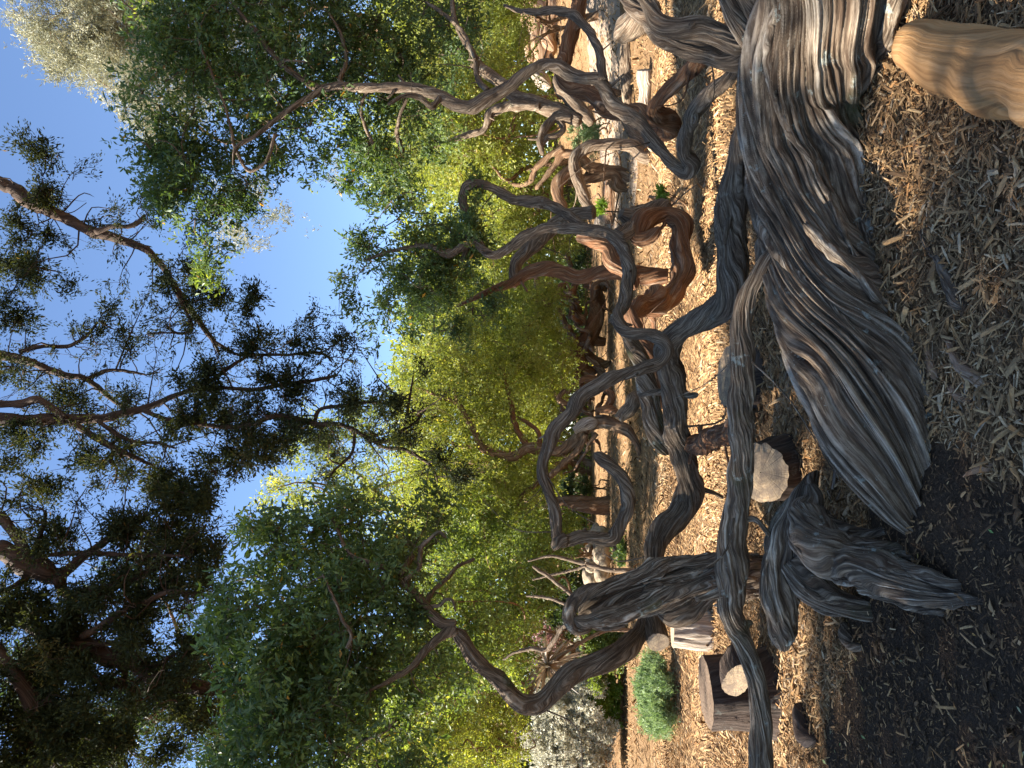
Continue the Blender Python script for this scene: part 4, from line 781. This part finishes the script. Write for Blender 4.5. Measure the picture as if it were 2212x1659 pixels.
bg_tree('spreading tree with curved pale limbs behind the arched trunk', P(1240, 385, 18), [(1050, 440, 70, 60, 18, 1.6, .9), (1130, 470, 60, 70, 18, 1.5, 1), (1180, 400, 50, 60, 18, 1.5, .8), (1080, 560, 70, 70, 18, 1.5, 1), (1190, 520, 50, 60, 18, 1.2, 1), (1010, 380, 60, 50, 17, 1.4, .7)], 'leafY', 230, 406, r0=.2)
for k, ch in enumerate([[(480, 1010, 26, 16), (400, 1000, 32), (330, 1000, 34), (290, 1060, 26), (220, 1150, 22), (150, 1230, 18, 16.5)], [(420, 1100, 40, 16), (350, 1120, 48), (300, 1180, 46), (300, 1270, 44), (330, 1350, 40), (320, 1420, 30, 16)], [(330, 960, 24, 16), (230, 1020, 24), (150, 1100, 24), (110, 1180, 20), (30, 1200, 16), (-60, 1160, 10, 17)]]):
    c, r = path(('R1', ch)); limb(bpy.data.objects['tea_tree.008'], c, r, 'farbark', 420+k, seg=16)
# right-hand dark twisted trunk behind the right branches
rt = tea; rl = []
for k, ch in enumerate([[('R1', [(520, 800, 40, 11), (480, 740, 50), (430, 690, 55), (370, 620, 50), (310, 560, 50), (280, 480, 40, 11)])], [('R1', [(440, 790, 40, 11), (380, 760, 60), (280, 720, 58), (150, 660, 56), (50, 640, 56), (-20, 600, 52)]), ('C4', [(1560, 520, 48), (1440, 430, 44), (1350, 340, 40), (1250, 330, 30), (1180, 370, 16, 11.5)])],
    [('R1', [(380, 770, 34, 11), (270, 770, 34), (210, 850, 34), (190, 920, 32), (200, 1010, 22, 11)])], [('R1', [(300, 760, 25, 11), (330, 840, 26), (280, 880, 26), (230, 890, 25), (180, 980, 20, 11)])], [('R1', [(180, 690, 30, 11)]), ('C4', [(1640, 690, 40), (1520, 740, 36), (1480, 830, 28), (1370, 880, 26), (1240, 920, 16), (1150, 960, 8, 11.5)])]]):
    c, r = path(*ch); limb(rt, c, r, 'limb', 440+k, keep=rl, seg=30, flute=((4, .18), (7, .12)))
crown(rt, [(960, 300, 60, 60, 11.5, .8, .7), (930, 200, 60, 60, 11.5, .8, .7), (980, 120, 60, 60, 11.5, .8, .7)], 150, M['leaf'], M['limb'], rl, nl=11, sl_=.2, L=.06, Wd=.022, seed=431)
# standing trunk with orange light
st = thing('bare_tree', 'straight thick reddish trunk standing in the background beside the boulders', 'tree trunk', on_ground(P(1312, 1088, 25)))
c, r = path(('R2', [(650, 1612, 74, 25), (540, 1612, 66, 25), (400, 1600, 60), (250, 1588, 52), (120, 1570, 40), (20, 1540, 28, 25)])); limb(st, c, r, 'farbark', 451, name='trunk', seg=40)
# slender brown trunks on the left
for k, (lab, chs) in enumerate([('slender brown multi-stemmed sapling before the boulders', [[(760, 380, 26, 11), (620, 372, 24), (500, 345, 22), (400, 320, 18), (250, 285, 14), (100, 320, 8, 11.5)], [(480, 350, 14, 11), (380, 380, 14), (250, 410, 12), (130, 440, 8, 11.3)]]),
    ('thin bare stem rising behind the hollow stump', [[(420, 560, 22, 9), (340, 500, 22), (240, 420, 20), (130, 350, 14, 9.5)], [(380, 620, 16, 9), (280, 570, 16), (180, 550, 14), (90, 545, 8, 9.5)]]),
    ('thin crooked dark stem left of the hollow stump', [[(420, 690, 18, 10), (340, 740, 20), (270, 840, 22), (230, 890, 22), (130, 885, 20), (20, 910, 14), (-60, 960, 8, 10.5)]])]):
    rt_ = thing('sapling', lab, 'sapling', on_ground(P(1106+chs[0][0][0]/3, 1106+chs[0][0][1]/3, chs[0][0][3])))
    for q, ch in enumerate(chs):
        if q == 0:
            g0 = on_ground(P(1106+ch[0][0]/3, 1106+ch[0][1]/3, ch[0][3])); c, r = path(('R3', ch)); c = np.vstack([[g0[0], g0[1], g0[2]-.05], c]); r = np.concatenate([[r[0]*1.1], r])
        else: c, r = path(('R3', ch))
        limb(rt_, c, r*.8, 'limb', 460+k*5+q, seg=14, name='stem')
# boulders
bl = [(1285, 1180, 26, 22.8), (1300, 1165, 20, 22.6), (1302, 1195, 22, 22.4), (1282, 1212, 20, 22.8), (1296, 1225, 18, 22.6), (1278, 1240, 22, 22.8), (1302, 1243, 18, 22.4), (1288, 1152, 16, 22.8), (1305, 1215, 14, 22.3)]
def stone_mat():
    mt, t, b, o = nodes('boulder_stone'); tc = N(t, 'TexCoord').outputs['Object']; n1 = noise(t, tc, 6, 8, .65)
    t.links.new(ramp(t, n1, [(.3, (.10, .075, .05)), (.5, (.30, .23, .15)), (.72, (.46, .38, .27))]), b.inputs['Base Color']); b.inputs['Roughness'].default_value = .9
    bp = N(t, 'Bump'); bp.inputs['Distance'].default_value = .05; t.links.new(n1, bp.inputs['Height']); t.links.new(bp.outputs[0], b.inputs['Normal']); return mt
M['stone'] = stone_mat()
def boulder(p, r, seed):
    k, s = 22, 32; ph = np.linspace(0, math.pi, k)[:, None]; th = np.linspace(0, 2*math.pi, s, endpoint=False)[None]
    x, y, z = np.sin(ph)*np.cos(th), np.sin(ph)*np.sin(th), np.cos(ph)+0*th; n1, n2 = SN(seed, 8, .8), SN(seed+1, 8, 2.4)
    rr = r*(1+.22*n1(x, y, z)+.07*n2(x, y, z)); V = np.stack([x*rr*1.15, y*rr, z*rr*.82], -1).reshape(-1, 3)+p
    i, j = np.meshgrid(np.arange(k-1), np.arange(s), indexing='ij'); return V, np.stack([i*s+j, (i+1)*s+j, (i+1)*s+(j+1) % s, i*s+(j+1) % s], -1).reshape(-1, 4)
blab = ['tan boulder in the middle of the low rock pile', 'boulder at the upper right of the rock pile', 'boulder at the lower middle of the rock pile', 'boulder top row of the rock pile, left of the middle', 'boulder second from the left in the rock pile', 'tan boulder at the left end of the rock pile top', 'boulder at the lower left foot of the rock pile', 'small boulder nearest the standing reddish trunk', 'smallest boulder at the front of the rock pile']
for k, (X, Y, rp, d) in enumerate(bl):
    p = P(X, Y, d); V, Q = boulder(p, rp*d/FPX*1.15, 500+k); o = mk('boulder', V, Q, None, M['stone']); tag(o, blab[k], 'boulder', 'boulders of the low rock pile')
p = P(1312, 1200, 17); 
# shrubs
def shrub(name, label, base, blobs, leaf, dens, seed, L, Wd, sl_, nl=12, up=.8, cl=.18, cat='shrub', spread=.7, bark='farbark', shell=.45, maxd=2):
    g_ = np.random.default_rng(seed); base = np.array(on_ground(base)); root = thing(name, label, cat, base); ls = []
    cen = [P(bb[0], bb[1], bb[4]) for bb in blobs]
    for q, ce in enumerate(cen[:5]):
        c, r = wander(base+g_.normal(0, .1, 3)*[1, 1, 0], ce, .03, .01, g_, 5, .2); C, R2, S = spline(c, r, .05); ls.append(C)
        limb(root, c, r, bark, seed*10+q, seg=8, name='stem')
    crown(root, blobs, dens*1.35, M[leaf], M[bark], ls if maxd else None, nl=nl, sl_=sl_, L=L, Wd=Wd, up=up, seed=seed, cl=cl, tw=.004, maxd=2, spread=spread, shell=shell, name='foliage'); return root
shrub('shrub', 'rounded tall shrub covered in grey-white fluffy foliage at the left', P(1330, 1540, 20), [(1235, 1560, 80, 95, 20.0, 1.47, 1), (1205, 1630, 70, 80, 20.0, 1.33, 1), (1240, 1680, 80, 60, 19.8, 1.34, 1), (1270, 1480, 50, 60, 20.0, 1.20, 1), (1190, 1560, 40, 50, 20.2, 1.06, .9), (1280, 1620, 45, 60, 19.8, 1.20, .8), (1275, 1400, 22, 60, 21.0, 1.05, .9), (1250, 1430, 25, 40, 20.6, 0.92, .9), (1300, 1550, 30, 60, 19.8, 1.07, .7)], 'fluff', 600, 511, .07, .038, .18, nl=14, cl=.13)
shrub('shrub', 'low feathery silver-green shrub on the chips at the left', gp(1452, 1505), [(1415, 1450, 28, 40, 10.6, .35, 1), (1418, 1500, 32, 45, 10.5, .4, 1), (1420, 1550, 28, 40, 10.5, .35, 1), (1430, 1480, 22, 60, 10.3, .35, .9), (1400, 1470, 18, 20, 10.6, .3, .7), (1435, 1545, 18, 40, 10.2, .35, .8)], 'sage', 1500, 512, .05, .010, .11, nl=12, up=1.6, cl=.2, spread=.45)
shrub('shrub', 'small lime-green shrub between the white shrub and the dark bank', P(1330, 1490, 20), [(1318, 1500, 22, 50, 20, .8, 1), (1300, 1490, 30, 45, 20.0, 0.87, 1), (1310, 1530, 22, 40, 19.8, 0.73, .9), (1285, 1460, 20, 30, 20.2, 0.72, .8)], 'lime', 800, 513, .08, .04, .2)
shrub('shrub', 'dark green shrub in the shade under the rising left limb', P(1340, 1400, 19), [(1300, 1410, 40, 45, 19.0, 0.95, 1), (1315, 1380, 26, 35, 19.0, 0.79, 1), (1290, 1450, 28, 30, 19.2, 0.79, .8), (1280, 1370, 20, 20, 19.4, 0.63, .7)], 'leafM', 700, 514, .08, .035, .2)
shrub('shrub', 'pink-flowered shrub beside the spiky palm-like plant', P(1310, 1385, 23), [(1175, 1375, 35, 35, 23.0, 1.02, 1), (1215, 1395, 30, 35, 23.0, 1.02, .9), (1195, 1420, 30, 25, 23.2, 0.89, .7)], 'pink', 420, 515, .07, .035, .2)
shrub('shrub', 'grey-green low shrub on the gravel behind the right branches', gp(1310, 275), [(1270, 270, 20, 35, 19.0, 0.70, 1), (1290, 300, 16, 30, 18.5, 0.71, .8), (1250, 290, 22, 30, 19.5, 0.70, 1)], 'sage', 500, 516, .06, .02, .14)
shrub('fern', 'small yellow-green fern on the gravel under the arched trunk', gp(1318, 440), [(1303, 438, 9, 14, 11.5, .15, 1), (1300, 450, 7, 9, 11.5, .12, 1)], 'lime', 1100, 517, .05, .015, .1, cat='fern')
shrub('weed', 'small green weed growing in the chips right of the knotted trunk', gp(1442, 415), [(1434, 412, 8, 14, 8.6, .12, 1), (1438, 428, 6, 8, 8.5, .1, 1)], 'lime', 700, 518, .04, .018, .08, cat='weed')
shrub('shrub', 'dark ground-hugging shrub in front of the boulders', gp(1352, 1180), [(1340, 1185, 16, 30, 19.0, 0.63, 1), (1345, 1160, 12, 20, 19.0, 0.51, .8), (1348, 1215, 10, 20, 19.0, 0.51, .8)], 'leaf', 900, 519, .06, .025, .14)
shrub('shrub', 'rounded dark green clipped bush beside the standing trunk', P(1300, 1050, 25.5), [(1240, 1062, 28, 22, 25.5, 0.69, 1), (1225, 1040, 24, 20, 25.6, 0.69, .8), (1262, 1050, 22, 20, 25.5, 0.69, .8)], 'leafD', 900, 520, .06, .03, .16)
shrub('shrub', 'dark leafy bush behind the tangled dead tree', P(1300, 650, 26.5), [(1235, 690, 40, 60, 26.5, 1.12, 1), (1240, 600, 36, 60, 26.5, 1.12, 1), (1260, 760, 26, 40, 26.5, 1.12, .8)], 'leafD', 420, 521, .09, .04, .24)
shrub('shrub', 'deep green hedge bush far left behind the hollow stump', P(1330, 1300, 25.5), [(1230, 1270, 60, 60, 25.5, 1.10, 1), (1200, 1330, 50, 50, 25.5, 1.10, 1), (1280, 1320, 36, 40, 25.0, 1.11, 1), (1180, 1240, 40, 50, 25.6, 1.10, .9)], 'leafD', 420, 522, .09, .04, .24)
# spiky cabbage palm
cpm = thing('cabbage_palm', 'spiky dry cabbage palm with a starburst of narrow brown blades on a leaning stem', 'plant', on_ground(P(1270, 1365, 15)))
c, r = path(('R3', [(580, 780, 15, 14.6), (510, 810, 15), (440, 850, 14), (350, 910, 14), (285, 960, 15), (235, 990, 18, 14.6)])); g0 = on_ground(P(1310, 1362, 14.6)); c = np.vstack([[g0[0], g0[1], g0[2]-.1], c]); r = np.concatenate([[r[0]], r]); limb(cpm, c, r, 'farbark', 531, seg=14, name='stem')
g_ = np.random.default_rng(532); hd = P(1106+235/3, 1106+990/3, 14.6); dd = rdir(90, g_, .0); ge = Geo()
for q in range(90):
    d0 = dd[q]; Lb = g_.uniform(.5, .85); t = np.linspace(0, 1, 7); cc_ = hd+d0[None]*(t*Lb)[:, None]+np.array([0, 0, -1.0])[None]*((t**2)*Lb*g_.uniform(.05, .35))[:, None]
    sd_ = np.cross(d0, rdir(1, g_)[0]); sd_ /= np.linalg.norm(sd_); nm = np.cross(sd_, d0); wv = .026*np.sin(np.clip(t*.9+.12, 0, 1)*3.1416)**.7
    V = np.stack([cc_-sd_*wv[:, None]+nm*wv[:, None]*.4, cc_, cc_+sd_*wv[:, None]+nm*wv[:, None]*.4], 1).reshape(-1, 3); i = np.arange(6)[:, None]; j = np.arange(2)[None]
    ge.add(V, np.stack([i*3+j, i*3+j+1, (i+1)*3+j+1, (i+1)*3+j], -1).reshape(-1, 4), None, lv=np.full(len(V), g_.uniform(0, 1)))
ge.build('blades', M['blade'], cpm, False)
# ================================================================== cypress overhead
cy_ = thing('cypress_tree', 'tall dark cypress whose bare feathery limbs hang across the upper sky', 'tree', on_ground((-9.5, -1.2, 0))); cl_ = []
CY = [
 [('C1', [(-20, 1170, 35, 10), (100, 1240, 45), (230, 1330, 45), (400, 1400, 35), (520, 1460, 32), (620, 1510, 35), (750, 1540, 28), (880, 1590, 26), (980, 1640, 24)]), ('C2', [(1000, 10, 22), (1060, 80, 22), (1130, 200, 20), (1220, 330, 20), (1300, 440, 18), (1380, 550, 14), (1420, 640, 8, 10.5)])],
 [('C1', [(620, 1505, 20, 10), (720, 1470, 16), (850, 1465, 16), (920, 1420, 14), (940, 1385, 8, 10)])],
 [('C2', [(-20, 640, 32, 10.5), (100, 660, 30), (250, 710, 25), (420, 770, 21), (560, 800, 18), (660, 870, 16), (750, 950, 12), (850, 980, 8, 10.5)])],
 [('C2', [(560, 795, 13, 10.5), (700, 742, 12), (850, 750, 10), (950, 770, 6, 10.5)])], [('C2', [(130, 620, 14, 10.5), (280, 585, 13), (450, 580, 12), (560, 520, 10), (640, 420, 6, 10.5)])],
 [('C2', [(-20, 1060, 42, 9.5), (150, 1060, 38), (350, 1060, 35), (500, 1055, 31), (650, 1050, 28), (800, 1020, 26), (920, 995, 23), (1050, 940, 19), (1200, 880, 16), (1350, 820, 13), (1500, 710, 11), (1659, 610, 8, 10)])],
 [('C2', [(-20, 960, 24, 9.5), (150, 950, 25), (240, 930, 25), (350, 1000, 22), (440, 1060, 18, 9.5)])], [('C2', [(480, 1080, 19, 9.5), (560, 1140, 21), (640, 1190, 21), (750, 1250, 18), (880, 1310, 14), (1000, 1360, 9, 9.5)])],
 [('C2', [(640, 1070, 14, 9.5), (750, 1150, 15), (870, 1205, 11), (1000, 1210, 9), (1150, 1250, 6, 9.5)])], [('C2', [(740, 1250, 14, 9.5), (720, 1320, 13), (760, 1380, 10), (740, 1480, 6, 9.5)])],
 [('C2', [(930, 1000, 15, 9.6), (1050, 1050, 15), (1250, 1080, 15), (1450, 1110, 14), (1650, 1085, 15)]), ('C5', [(120, 1040, 17), (250, 1050, 18), (400, 1090, 16), (540, 1090, 15), (640, 1130, 14), (750, 1190, 14), (850, 1200, 12), (930, 1140, 10), (1020, 1090, 8), (1110, 980, 5, 9.4)])],
 [('C2', [(1200, 880, 12, 9.8), (1390, 855, 13), (1650, 865, 13)]), ('C5', [(180, 830, 14), (350, 810, 13), (540, 770, 9, 9.8)])], [('C2', [(1400, 560, 10, 10), (1550, 640, 9), (1659, 640, 9)]), ('C5', [(200, 640, 9), (460, 650, 8), (500, 700, 5, 10)])],
 [('C5', [(740, 1185, 13, 9.5), (830, 1240, 12), (950, 1250, 11), (1050, 1300, 10), (1150, 1380, 8), (1180, 1480, 5, 9.3)])], [('C5', [(380, 1080, 12, 9.6), (400, 1010, 12), (560, 970, 11), (760, 950, 8), (900, 960, 5, 9.6)])], [('C5', [(640, 1130, 11, 9.5), (620, 1280, 10), (500, 1400, 8), (420, 1600, 5, 9.3)])],
 [('C5', [(960, 1100, 9, 9.4), (1000, 900, 8), (1020, 760, 4, 9.4)])],
 [('C2', [(1150, 250, 9, 10), (1230, 490, 9), (1150, 500, 8), (1060, 430, 4, 10)])], [('C2', [(1390, 800, 12, 10), (1460, 740, 12), (1600, 650, 8), (1659, 600, 4, 10)])],
 [('C3', [(-20, 240, 58, 8.5), (100, 290, 66), (250, 360, 70), (370, 410, 56), (430, 375, 36), (520, 300, 30), (640, 220, 25), (780, 120, 21), (950, 20, 14, 8.8)])],
 [('C3', [(370, 420, 44, 8.5), (440, 540, 28), (560, 510, 26), (700, 490, 25), (850, 440, 23), (980, 380, 19), (1100, 290, 17), (1160, 190, 12, 8.7)])], [('C3', [(0, 20, 30, 8.6), (70, 100, 30), (130, 190, 30), (190, 280, 34, 8.5)])],
 [('C3', [(210, 295, 15, 8.4), (320, 280, 15), (500, 265, 16), (700, 270, 15), (900, 280, 13), (1190, 285, 8, 8.4)])], [('C3', [(190, 290, 14, 8.6), (250, 180, 13), (290, 60, 10), (300, -30, 6, 8.6)])],
 [('C3', [(-20, 640, 30, 8.3), (100, 690, 34), (250, 770, 45), (400, 830, 60), (550, 880, 66), (700, 940, 56), (850, 990, 50), (1000, 1050, 58), (1150, 1110, 54), (1300, 1140, 40), (1450, 1160, 25), (1600, 1170, 14, 8.3)])],
 [('C3', [(530, 810, 24, 8.2), (650, 740, 23), (780, 650, 21), (950, 580, 18), (1080, 520, 16), (1250, 530, 13), (1390, 545, 8, 8.2)])], [('C3', [(620, 1090, 18, 8.3), (750, 1110, 30), (850, 1150, 30), (910, 1210, 14, 8.3)])],
 [('C3', [(-40, 900, 46, 8), (30, 980, 45), (100, 1070, 42), (180, 1180, 46), (230, 1300, 58), (300, 1420, 60), (370, 1540, 60), (430, 1680, 60, 7.8)])], [('C3', [(250, 1250, 20, 8), (420, 1340, 18), (620, 1480, 14), (880, 1500, 9, 8)])],
 [('C3', [(400, 840, 16, 8.2), (600, 860, 15), (760, 855, 14), (900, 930, 12), (1020, 1010, 12), (1090, 950, 10), (1180, 900, 6, 8.2)])]]
for k, ch in enumerate(CY):
    c, r = path(*ch); limb(cy_, c, r, 'cyp', 600+k, keep=cl_, seg=14, flute=((4, .12), (7, .1)), lump=.14, step=.05)
# trunk out of frame and the limbs that carry the hanging ones
c, r = wander(np.array([-9.5, -1.2, float(terrain(-9.5, -1.2))-.2]), np.array([-8.8, -.2, 15.5]), .55, .3, np.random.default_rng(3), 7, .1); limb(cy_, c, r, 'cyp', 640, name='trunk', butt=True, seg=40, step=.12); tk = cl_
for k, (ch, r0) in enumerate(((0, .22), (2, .2), (5, .26), (19, .3), (24, .22), (27, .26))):
    e, rr = path(*CY[ch]); s = np.array([-8.9, -.4, 11.5+k*.6]); a = e[0]; mid = (s+a)/2+[0, 0, 1.2]; c = np.array([s, mid*.6+s*.4, mid*.5+a*.5, a, e[1]]); limb(cy_, c, np.array([r0, r0*.9, r0*.8, rr[0], rr[1]]), 'cyp', 650+k, seg=14, step=.1)
CB = [(100, 340, 40, 40, 10, .4, 1), (85, 420, 45, 40, 10, .4, .9), (40, 500, 50, 45, 10, .5, .8), (30, 600, 50, 50, 10.4, .5, .9), (110, 590, 55, 45, 10.4, .4, .8), (50, 680, 55, 50, 10.4, .5, .7), (220, 690, 30, 32, 10.5, .3, 1), (275, 735, 28, 30, 10.5, .3, 1),
      (20, 790, 40, 50, 10, .5, .7), (150, 850, 60, 50, 10, .6, .5), (60, 930, 70, 50, 9.6, .6, .5), (240, 870, 50, 50, 10, .5, .45), (380, 590, 45, 45, 10, .4, 1), (450, 610, 45, 50, 10.2, .4, 1), (420, 660, 30, 40, 10.2, .4, .6), (550, 660, 30, 45, 10, .3, 1),
      (570, 720, 30, 50, 9.9, .3, .9), (640, 740, 22, 40, 9.8, .3, .9), (680, 700, 12, 40, 9.8, .2, .8), (720, 730, 25, 45, 9.8, .3, .8), (430, 830, 55, 55, 9.8, .4, 1), (500, 890, 70, 60, 9.7, .5, .9), (400, 920, 50, 50, 9.6, .4, .8), (560, 960, 70, 60, 9.6, .5, .9), (600, 850, 60, 60, 9.7, .5, .8),
      (480, 990, 60, 50, 9.6, .5, .9), (650, 920, 60, 55, 9.6, .5, .6), (760, 870, 50, 50, 9.5, .4, .6), (840, 880, 35, 40, 9.4, .4, .8), (870, 940, 25, 30, 9.4, .3, .9), (950, 990, 30, 35, 9.3, .3, .8), (990, 1020, 28, 28, 9.3, .3, .7), (60, 1040, 70, 55, 9, .6, .45), (220, 1010, 50, 50, 9.3, .5, .5),
      (330, 1040, 60, 50, 9.2, .5, .7), (430, 1060, 60, 55, 9, .5, .9), (270, 1140, 60, 55, 8.8, .5, .6), (380, 1160, 60, 55, 8.8, .5, .8), (460, 1200, 50, 50, 8.6, .5, .8), (120, 1170, 60, 45, 8.6, .5, .45), (50, 1300, 70, 50, 8.4, .6, .8), (160, 1300, 70, 50, 8.3, .5, .7), (280, 1270, 60, 50, 8.4, .5, .7),
      (340, 1340, 50, 50, 8.3, .5, .7), (400, 1280, 50, 50, 8.4, .5, .8), (100, 1420, 80, 60, 8.1, .6, 1), (30, 1530, 60, 70, 8, .6, 1.1), (140, 1560, 80, 60, 7.9, .6, 1.1), (60, 1640, 90, 60, 7.8, .6, 1.2), (230, 1460, 50, 60, 8, .5, .6), (240, 1590, 60, 60, 7.9, .5, .9), (330, 1480, 50, 40, 8, .5, .6), (330, 1620, 50, 40, 7.9, .5, .6), (420, 1420, 40, 40, 8.2, .4, .7), (420, 1560, 50, 60, 7.9, .5, .6)]
crown(cy_, [(x if x[1] < 1000 else x[:6]+(x[6]*1.6,)) for x in CB], 125, M['cypleaf'], M['cyp'], cl_, nl=26, sl_=.30, L=.052, Wd=.017, up=.3, seed=111, shell=.38, cl=.20, tw=.009, maxd=1.0, spread=.45, twn=5, per=20)
# side twigs along every hanging limb, carrying flat feathery sprays
g_ = np.random.default_rng(113); F = []; D_ = []; LN = []
for Cc in cl_[:30]:
    L = np.linalg.norm(np.diff(Cc, axis=0), axis=1).sum(); n = int(L/(.12 if Cc[len(Cc)//2][0] > -1.2 else .085))
    for i in g_.integers(int(len(Cc)*.06), len(Cc), n):
        i0 = min(max(i, 1), len(Cc)-2); tg = Cc[i0+1]-Cc[i0-1]; tg /= np.linalg.norm(tg)+1e-9; d = np.cross(tg, rdir1(g_)); d /= np.linalg.norm(d)+1e-9
        d = d+tg*g_.uniform(-.1, 1.1)+np.array([0, 0, g_.normal(.05, .35)]); F.append(Cc[i]); D_.append(d/np.linalg.norm(d)); LN.append(g_.gamma(3.2, .14))
F, D_, LN = np.array(F), np.array(D_), np.array(LN); E = F+D_*LN[:, None]
V, Q, bk_ = twig_geo(F, E, .007+.007*LN, g_, .10); gt2 = Geo(); gt2.add(V, Q, None, bark=bk_)
n = len(F); rep = 3; ix = np.repeat(np.arange(n), rep); f2 = F[ix]+(E-F)[ix]*g_.uniform(.3, .95, (n*rep, 1)); d2 = D_[ix]+g_.normal(0, .6, (n*rep, 3)); d2 /= np.linalg.norm(d2, axis=1)[:, None]; l2 = LN[ix]*g_.uniform(.25, .7, n*rep); e2_ = f2+d2*l2[:, None]
V, Q, bk_ = twig_geo(f2, e2_, .0045, g_, .14); gt2.add(V, Q, None, bark=bk_); gt2.build('branchwork', M['cyp'], cy_)['kind'] = 'stuff'
leafy = g_.uniform(0, 1, n) < .62; ends = np.concatenate([E[leafy], e2_[leafy[ix]]]); dirs = np.concatenate([D_[leafy], d2[leafy[ix]]]); m_ = len(ends)
ends = np.repeat(ends, 3, 0)-np.repeat(dirs, 3, 0)*g_.uniform(0, .22, (m_*3, 1)); dirs = np.repeat(dirs, 3, 0)+g_.normal(0, .35, (m_*3, 3)); dirs /= np.linalg.norm(dirs, axis=1)[:, None]
V, Q, t = sprig_leaves(ends, dirs, 13, .26, .046, .015, g_, .42); mk('crown', V, Q, None, M['cypleaf'], cy_, {'lv': t}, False)
# unseen canopy clumps of the cypress, placed towards the sun to shade the foreground
g_ = np.random.default_rng(112); cen = np.stack([np.where(np.arange(150) % 80 < 56, g_.uniform(-15, -11, 150), g_.uniform(-11, -8, 150)), np.where(np.arange(150) % 80 < 50, g_.uniform(-2.0, 2.4, 150), g_.uniform(2.0, 5.0, 150)), g_.uniform(9.5, 14.0, 150)], -1); idx = g_.integers(0, 92, 5000)
pc = cen[idx]+g_.normal(0, .36, (5000, 3)); V, Q, t = sprig_leaves(pc, rdir(5000, g_, .5), 9, .5, .13, .045, g_, .5); mk('crown', V, Q, None, M['cypleaf'], cy_, {'lv': t}, False)
# silvery willow-like trees far off on the right
bg_tree('tall pale silvery feathery tree behind the right crown against the sky', P(1260, 60, 36), [(110, 60, 60, 70, 34, 3, 1), (170, 120, 70, 60, 34, 3, 1), (230, 60, 80, 80, 34, 3, 1), (250, 140, 60, 50, 34, 2.5, 1), (300, 210, 45, 55, 33, 2, 1), (330, 60, 80, 90, 34, 3, .9), (330, 290, 30, 40, 33, 1.5, .8), (170, -40, 100, 70, 34, 3, 1), (400, 150, 90, 120, 35, 2, .6), (560, 60, 120, 120, 35, 2, .6)], 'silver', 380, 411, L=.17, Wd=.034, sl_=.5, nl=13, name='willow_tree', grp=None, r0=.4)
bg_tree('sparse pale tree showing through the gap right of the blue sky', P(1280, 470, 36), [(560, 420, 60, 50, 34, 2, .5), (620, 470, 50, 40, 34, 2, .4), (500, 500, 60, 50, 34, 2, .5), (700, 380, 40, 40, 34, 2, .35), (560, 540, 30, 40, 34, 2, .35)], 'silver', 150, 412, L=.15, Wd=.04, sl_=.5, nl=11, name='willow_tree', grp=None, r0=.06, nlimb=1, stems=1, maxd=0)
bg_tree('tall yellow tree glimpsed through the cypress in the upper left', P(1290, 1010, 34), [(700, 980, 90, 80, 30, 2.5, .7), (790, 900, 60, 70, 30, 2.5, .6), (800, 1050, 80, 70, 30, 2.5, .8), (620, 1080, 80, 60, 30, 2.5, .5), (880, 1150, 90, 90, 28, 2.5, .8)], 'leafY', 170, 413, L=.15, Wd=.05, sl_=.45, nl=10, name='broadleaf_tree', grp=None, r0=.3)
bg_tree('big dull green tree high in the upper left behind the cypress limbs', P(1290, 1500, 26), [(330, 1500, 90, 80, 23, 2, .55), (200, 1600, 100, 70, 23, 2, .6), (450, 1450, 80, 90, 23, 2, .6), (520, 1600, 90, 80, 23, 2, .7), (300, 1250, 80, 70, 24, 2, .35), (650, 1450, 100, 120, 23, 2, .8), (90, 1450, 80, 70, 23, 2, .6), (800, 1550, 100, 120, 22, 2, .8), (750, 1250, 90, 100, 23, 2, .7)], 'leafD', 420, 414, L=.13, Wd=.045, sl_=.42, nl=10, name='broadleaf_tree', grp=None, r0=.35)
# far-off wood closing the view
g_ = np.random.default_rng(120); n = 52000; a = g_.uniform(-1.3, 1.3, n); cA = g_.uniform(-1.35, 1.35, 260); hA = g_.uniform(5.0, 10.5, 260); ii = g_.integers(0, 260, n); rad = 33+g_.uniform(0, 10, 260)[ii]
an = cA[ii]+g_.normal(0, .03, n); z = g_.beta(1.3, 1.1, n)*hA[ii]; p = np.stack([np.sin(an)*rad, np.cos(an)*rad, z], -1)+g_.normal(0, .5, (n, 3)); p[:, 2] += terrain(p[:, 0], p[:, 1])
V, Q, t = sprig_leaves(p, rdir(n, g_, .6), 10, .8, .26, .11, g_, .9); o = mk('distant_wood', V, Q, None, M['leafY'], None, {'lv': np.clip(t*.8, 0, 1)}, False); o['kind'] = 'stuff'
# yellow leaves dropped on the soil
g_ = np.random.default_rng(130); x, y = sample(900, 1.7, 5.5, 1.5, .6, 131); kp = (soil_mask(x, y) > .4) & (g_.uniform(0, 1, 900) < .45); x, y = x[kp], y[kp]; k = len(x)
yaw = g_.uniform(0, 6.28, k); ax = np.stack([np.cos(yaw), np.sin(yaw), g_.normal(0, .15, k)], -1); p = np.stack([x, y, terrain(x, y)+.012], -1); V, Q = leaf_geo(p, ax, .03, .012, g_, 4.0)
def litter_mat():
    mt, t, b, o = nodes('fallen_leaf'); t.links.new(ramp(t, attr(t, 'lv', 'Fac'), [(0, (.42, .32, .08)), (.4, (.36, .17, .05)), (.7, (.40, .34, .2)), (1, (.16, .26, .06))]), b.inputs['Base Color']); b.inputs['Roughness'].default_value = .6; return mt
o = mk('leaf_litter', V, Q, None, litter_mat(), None, {'lv': np.repeat(g_.uniform(0, 1, k), 4)}, False); o['kind'] = 'stuff'
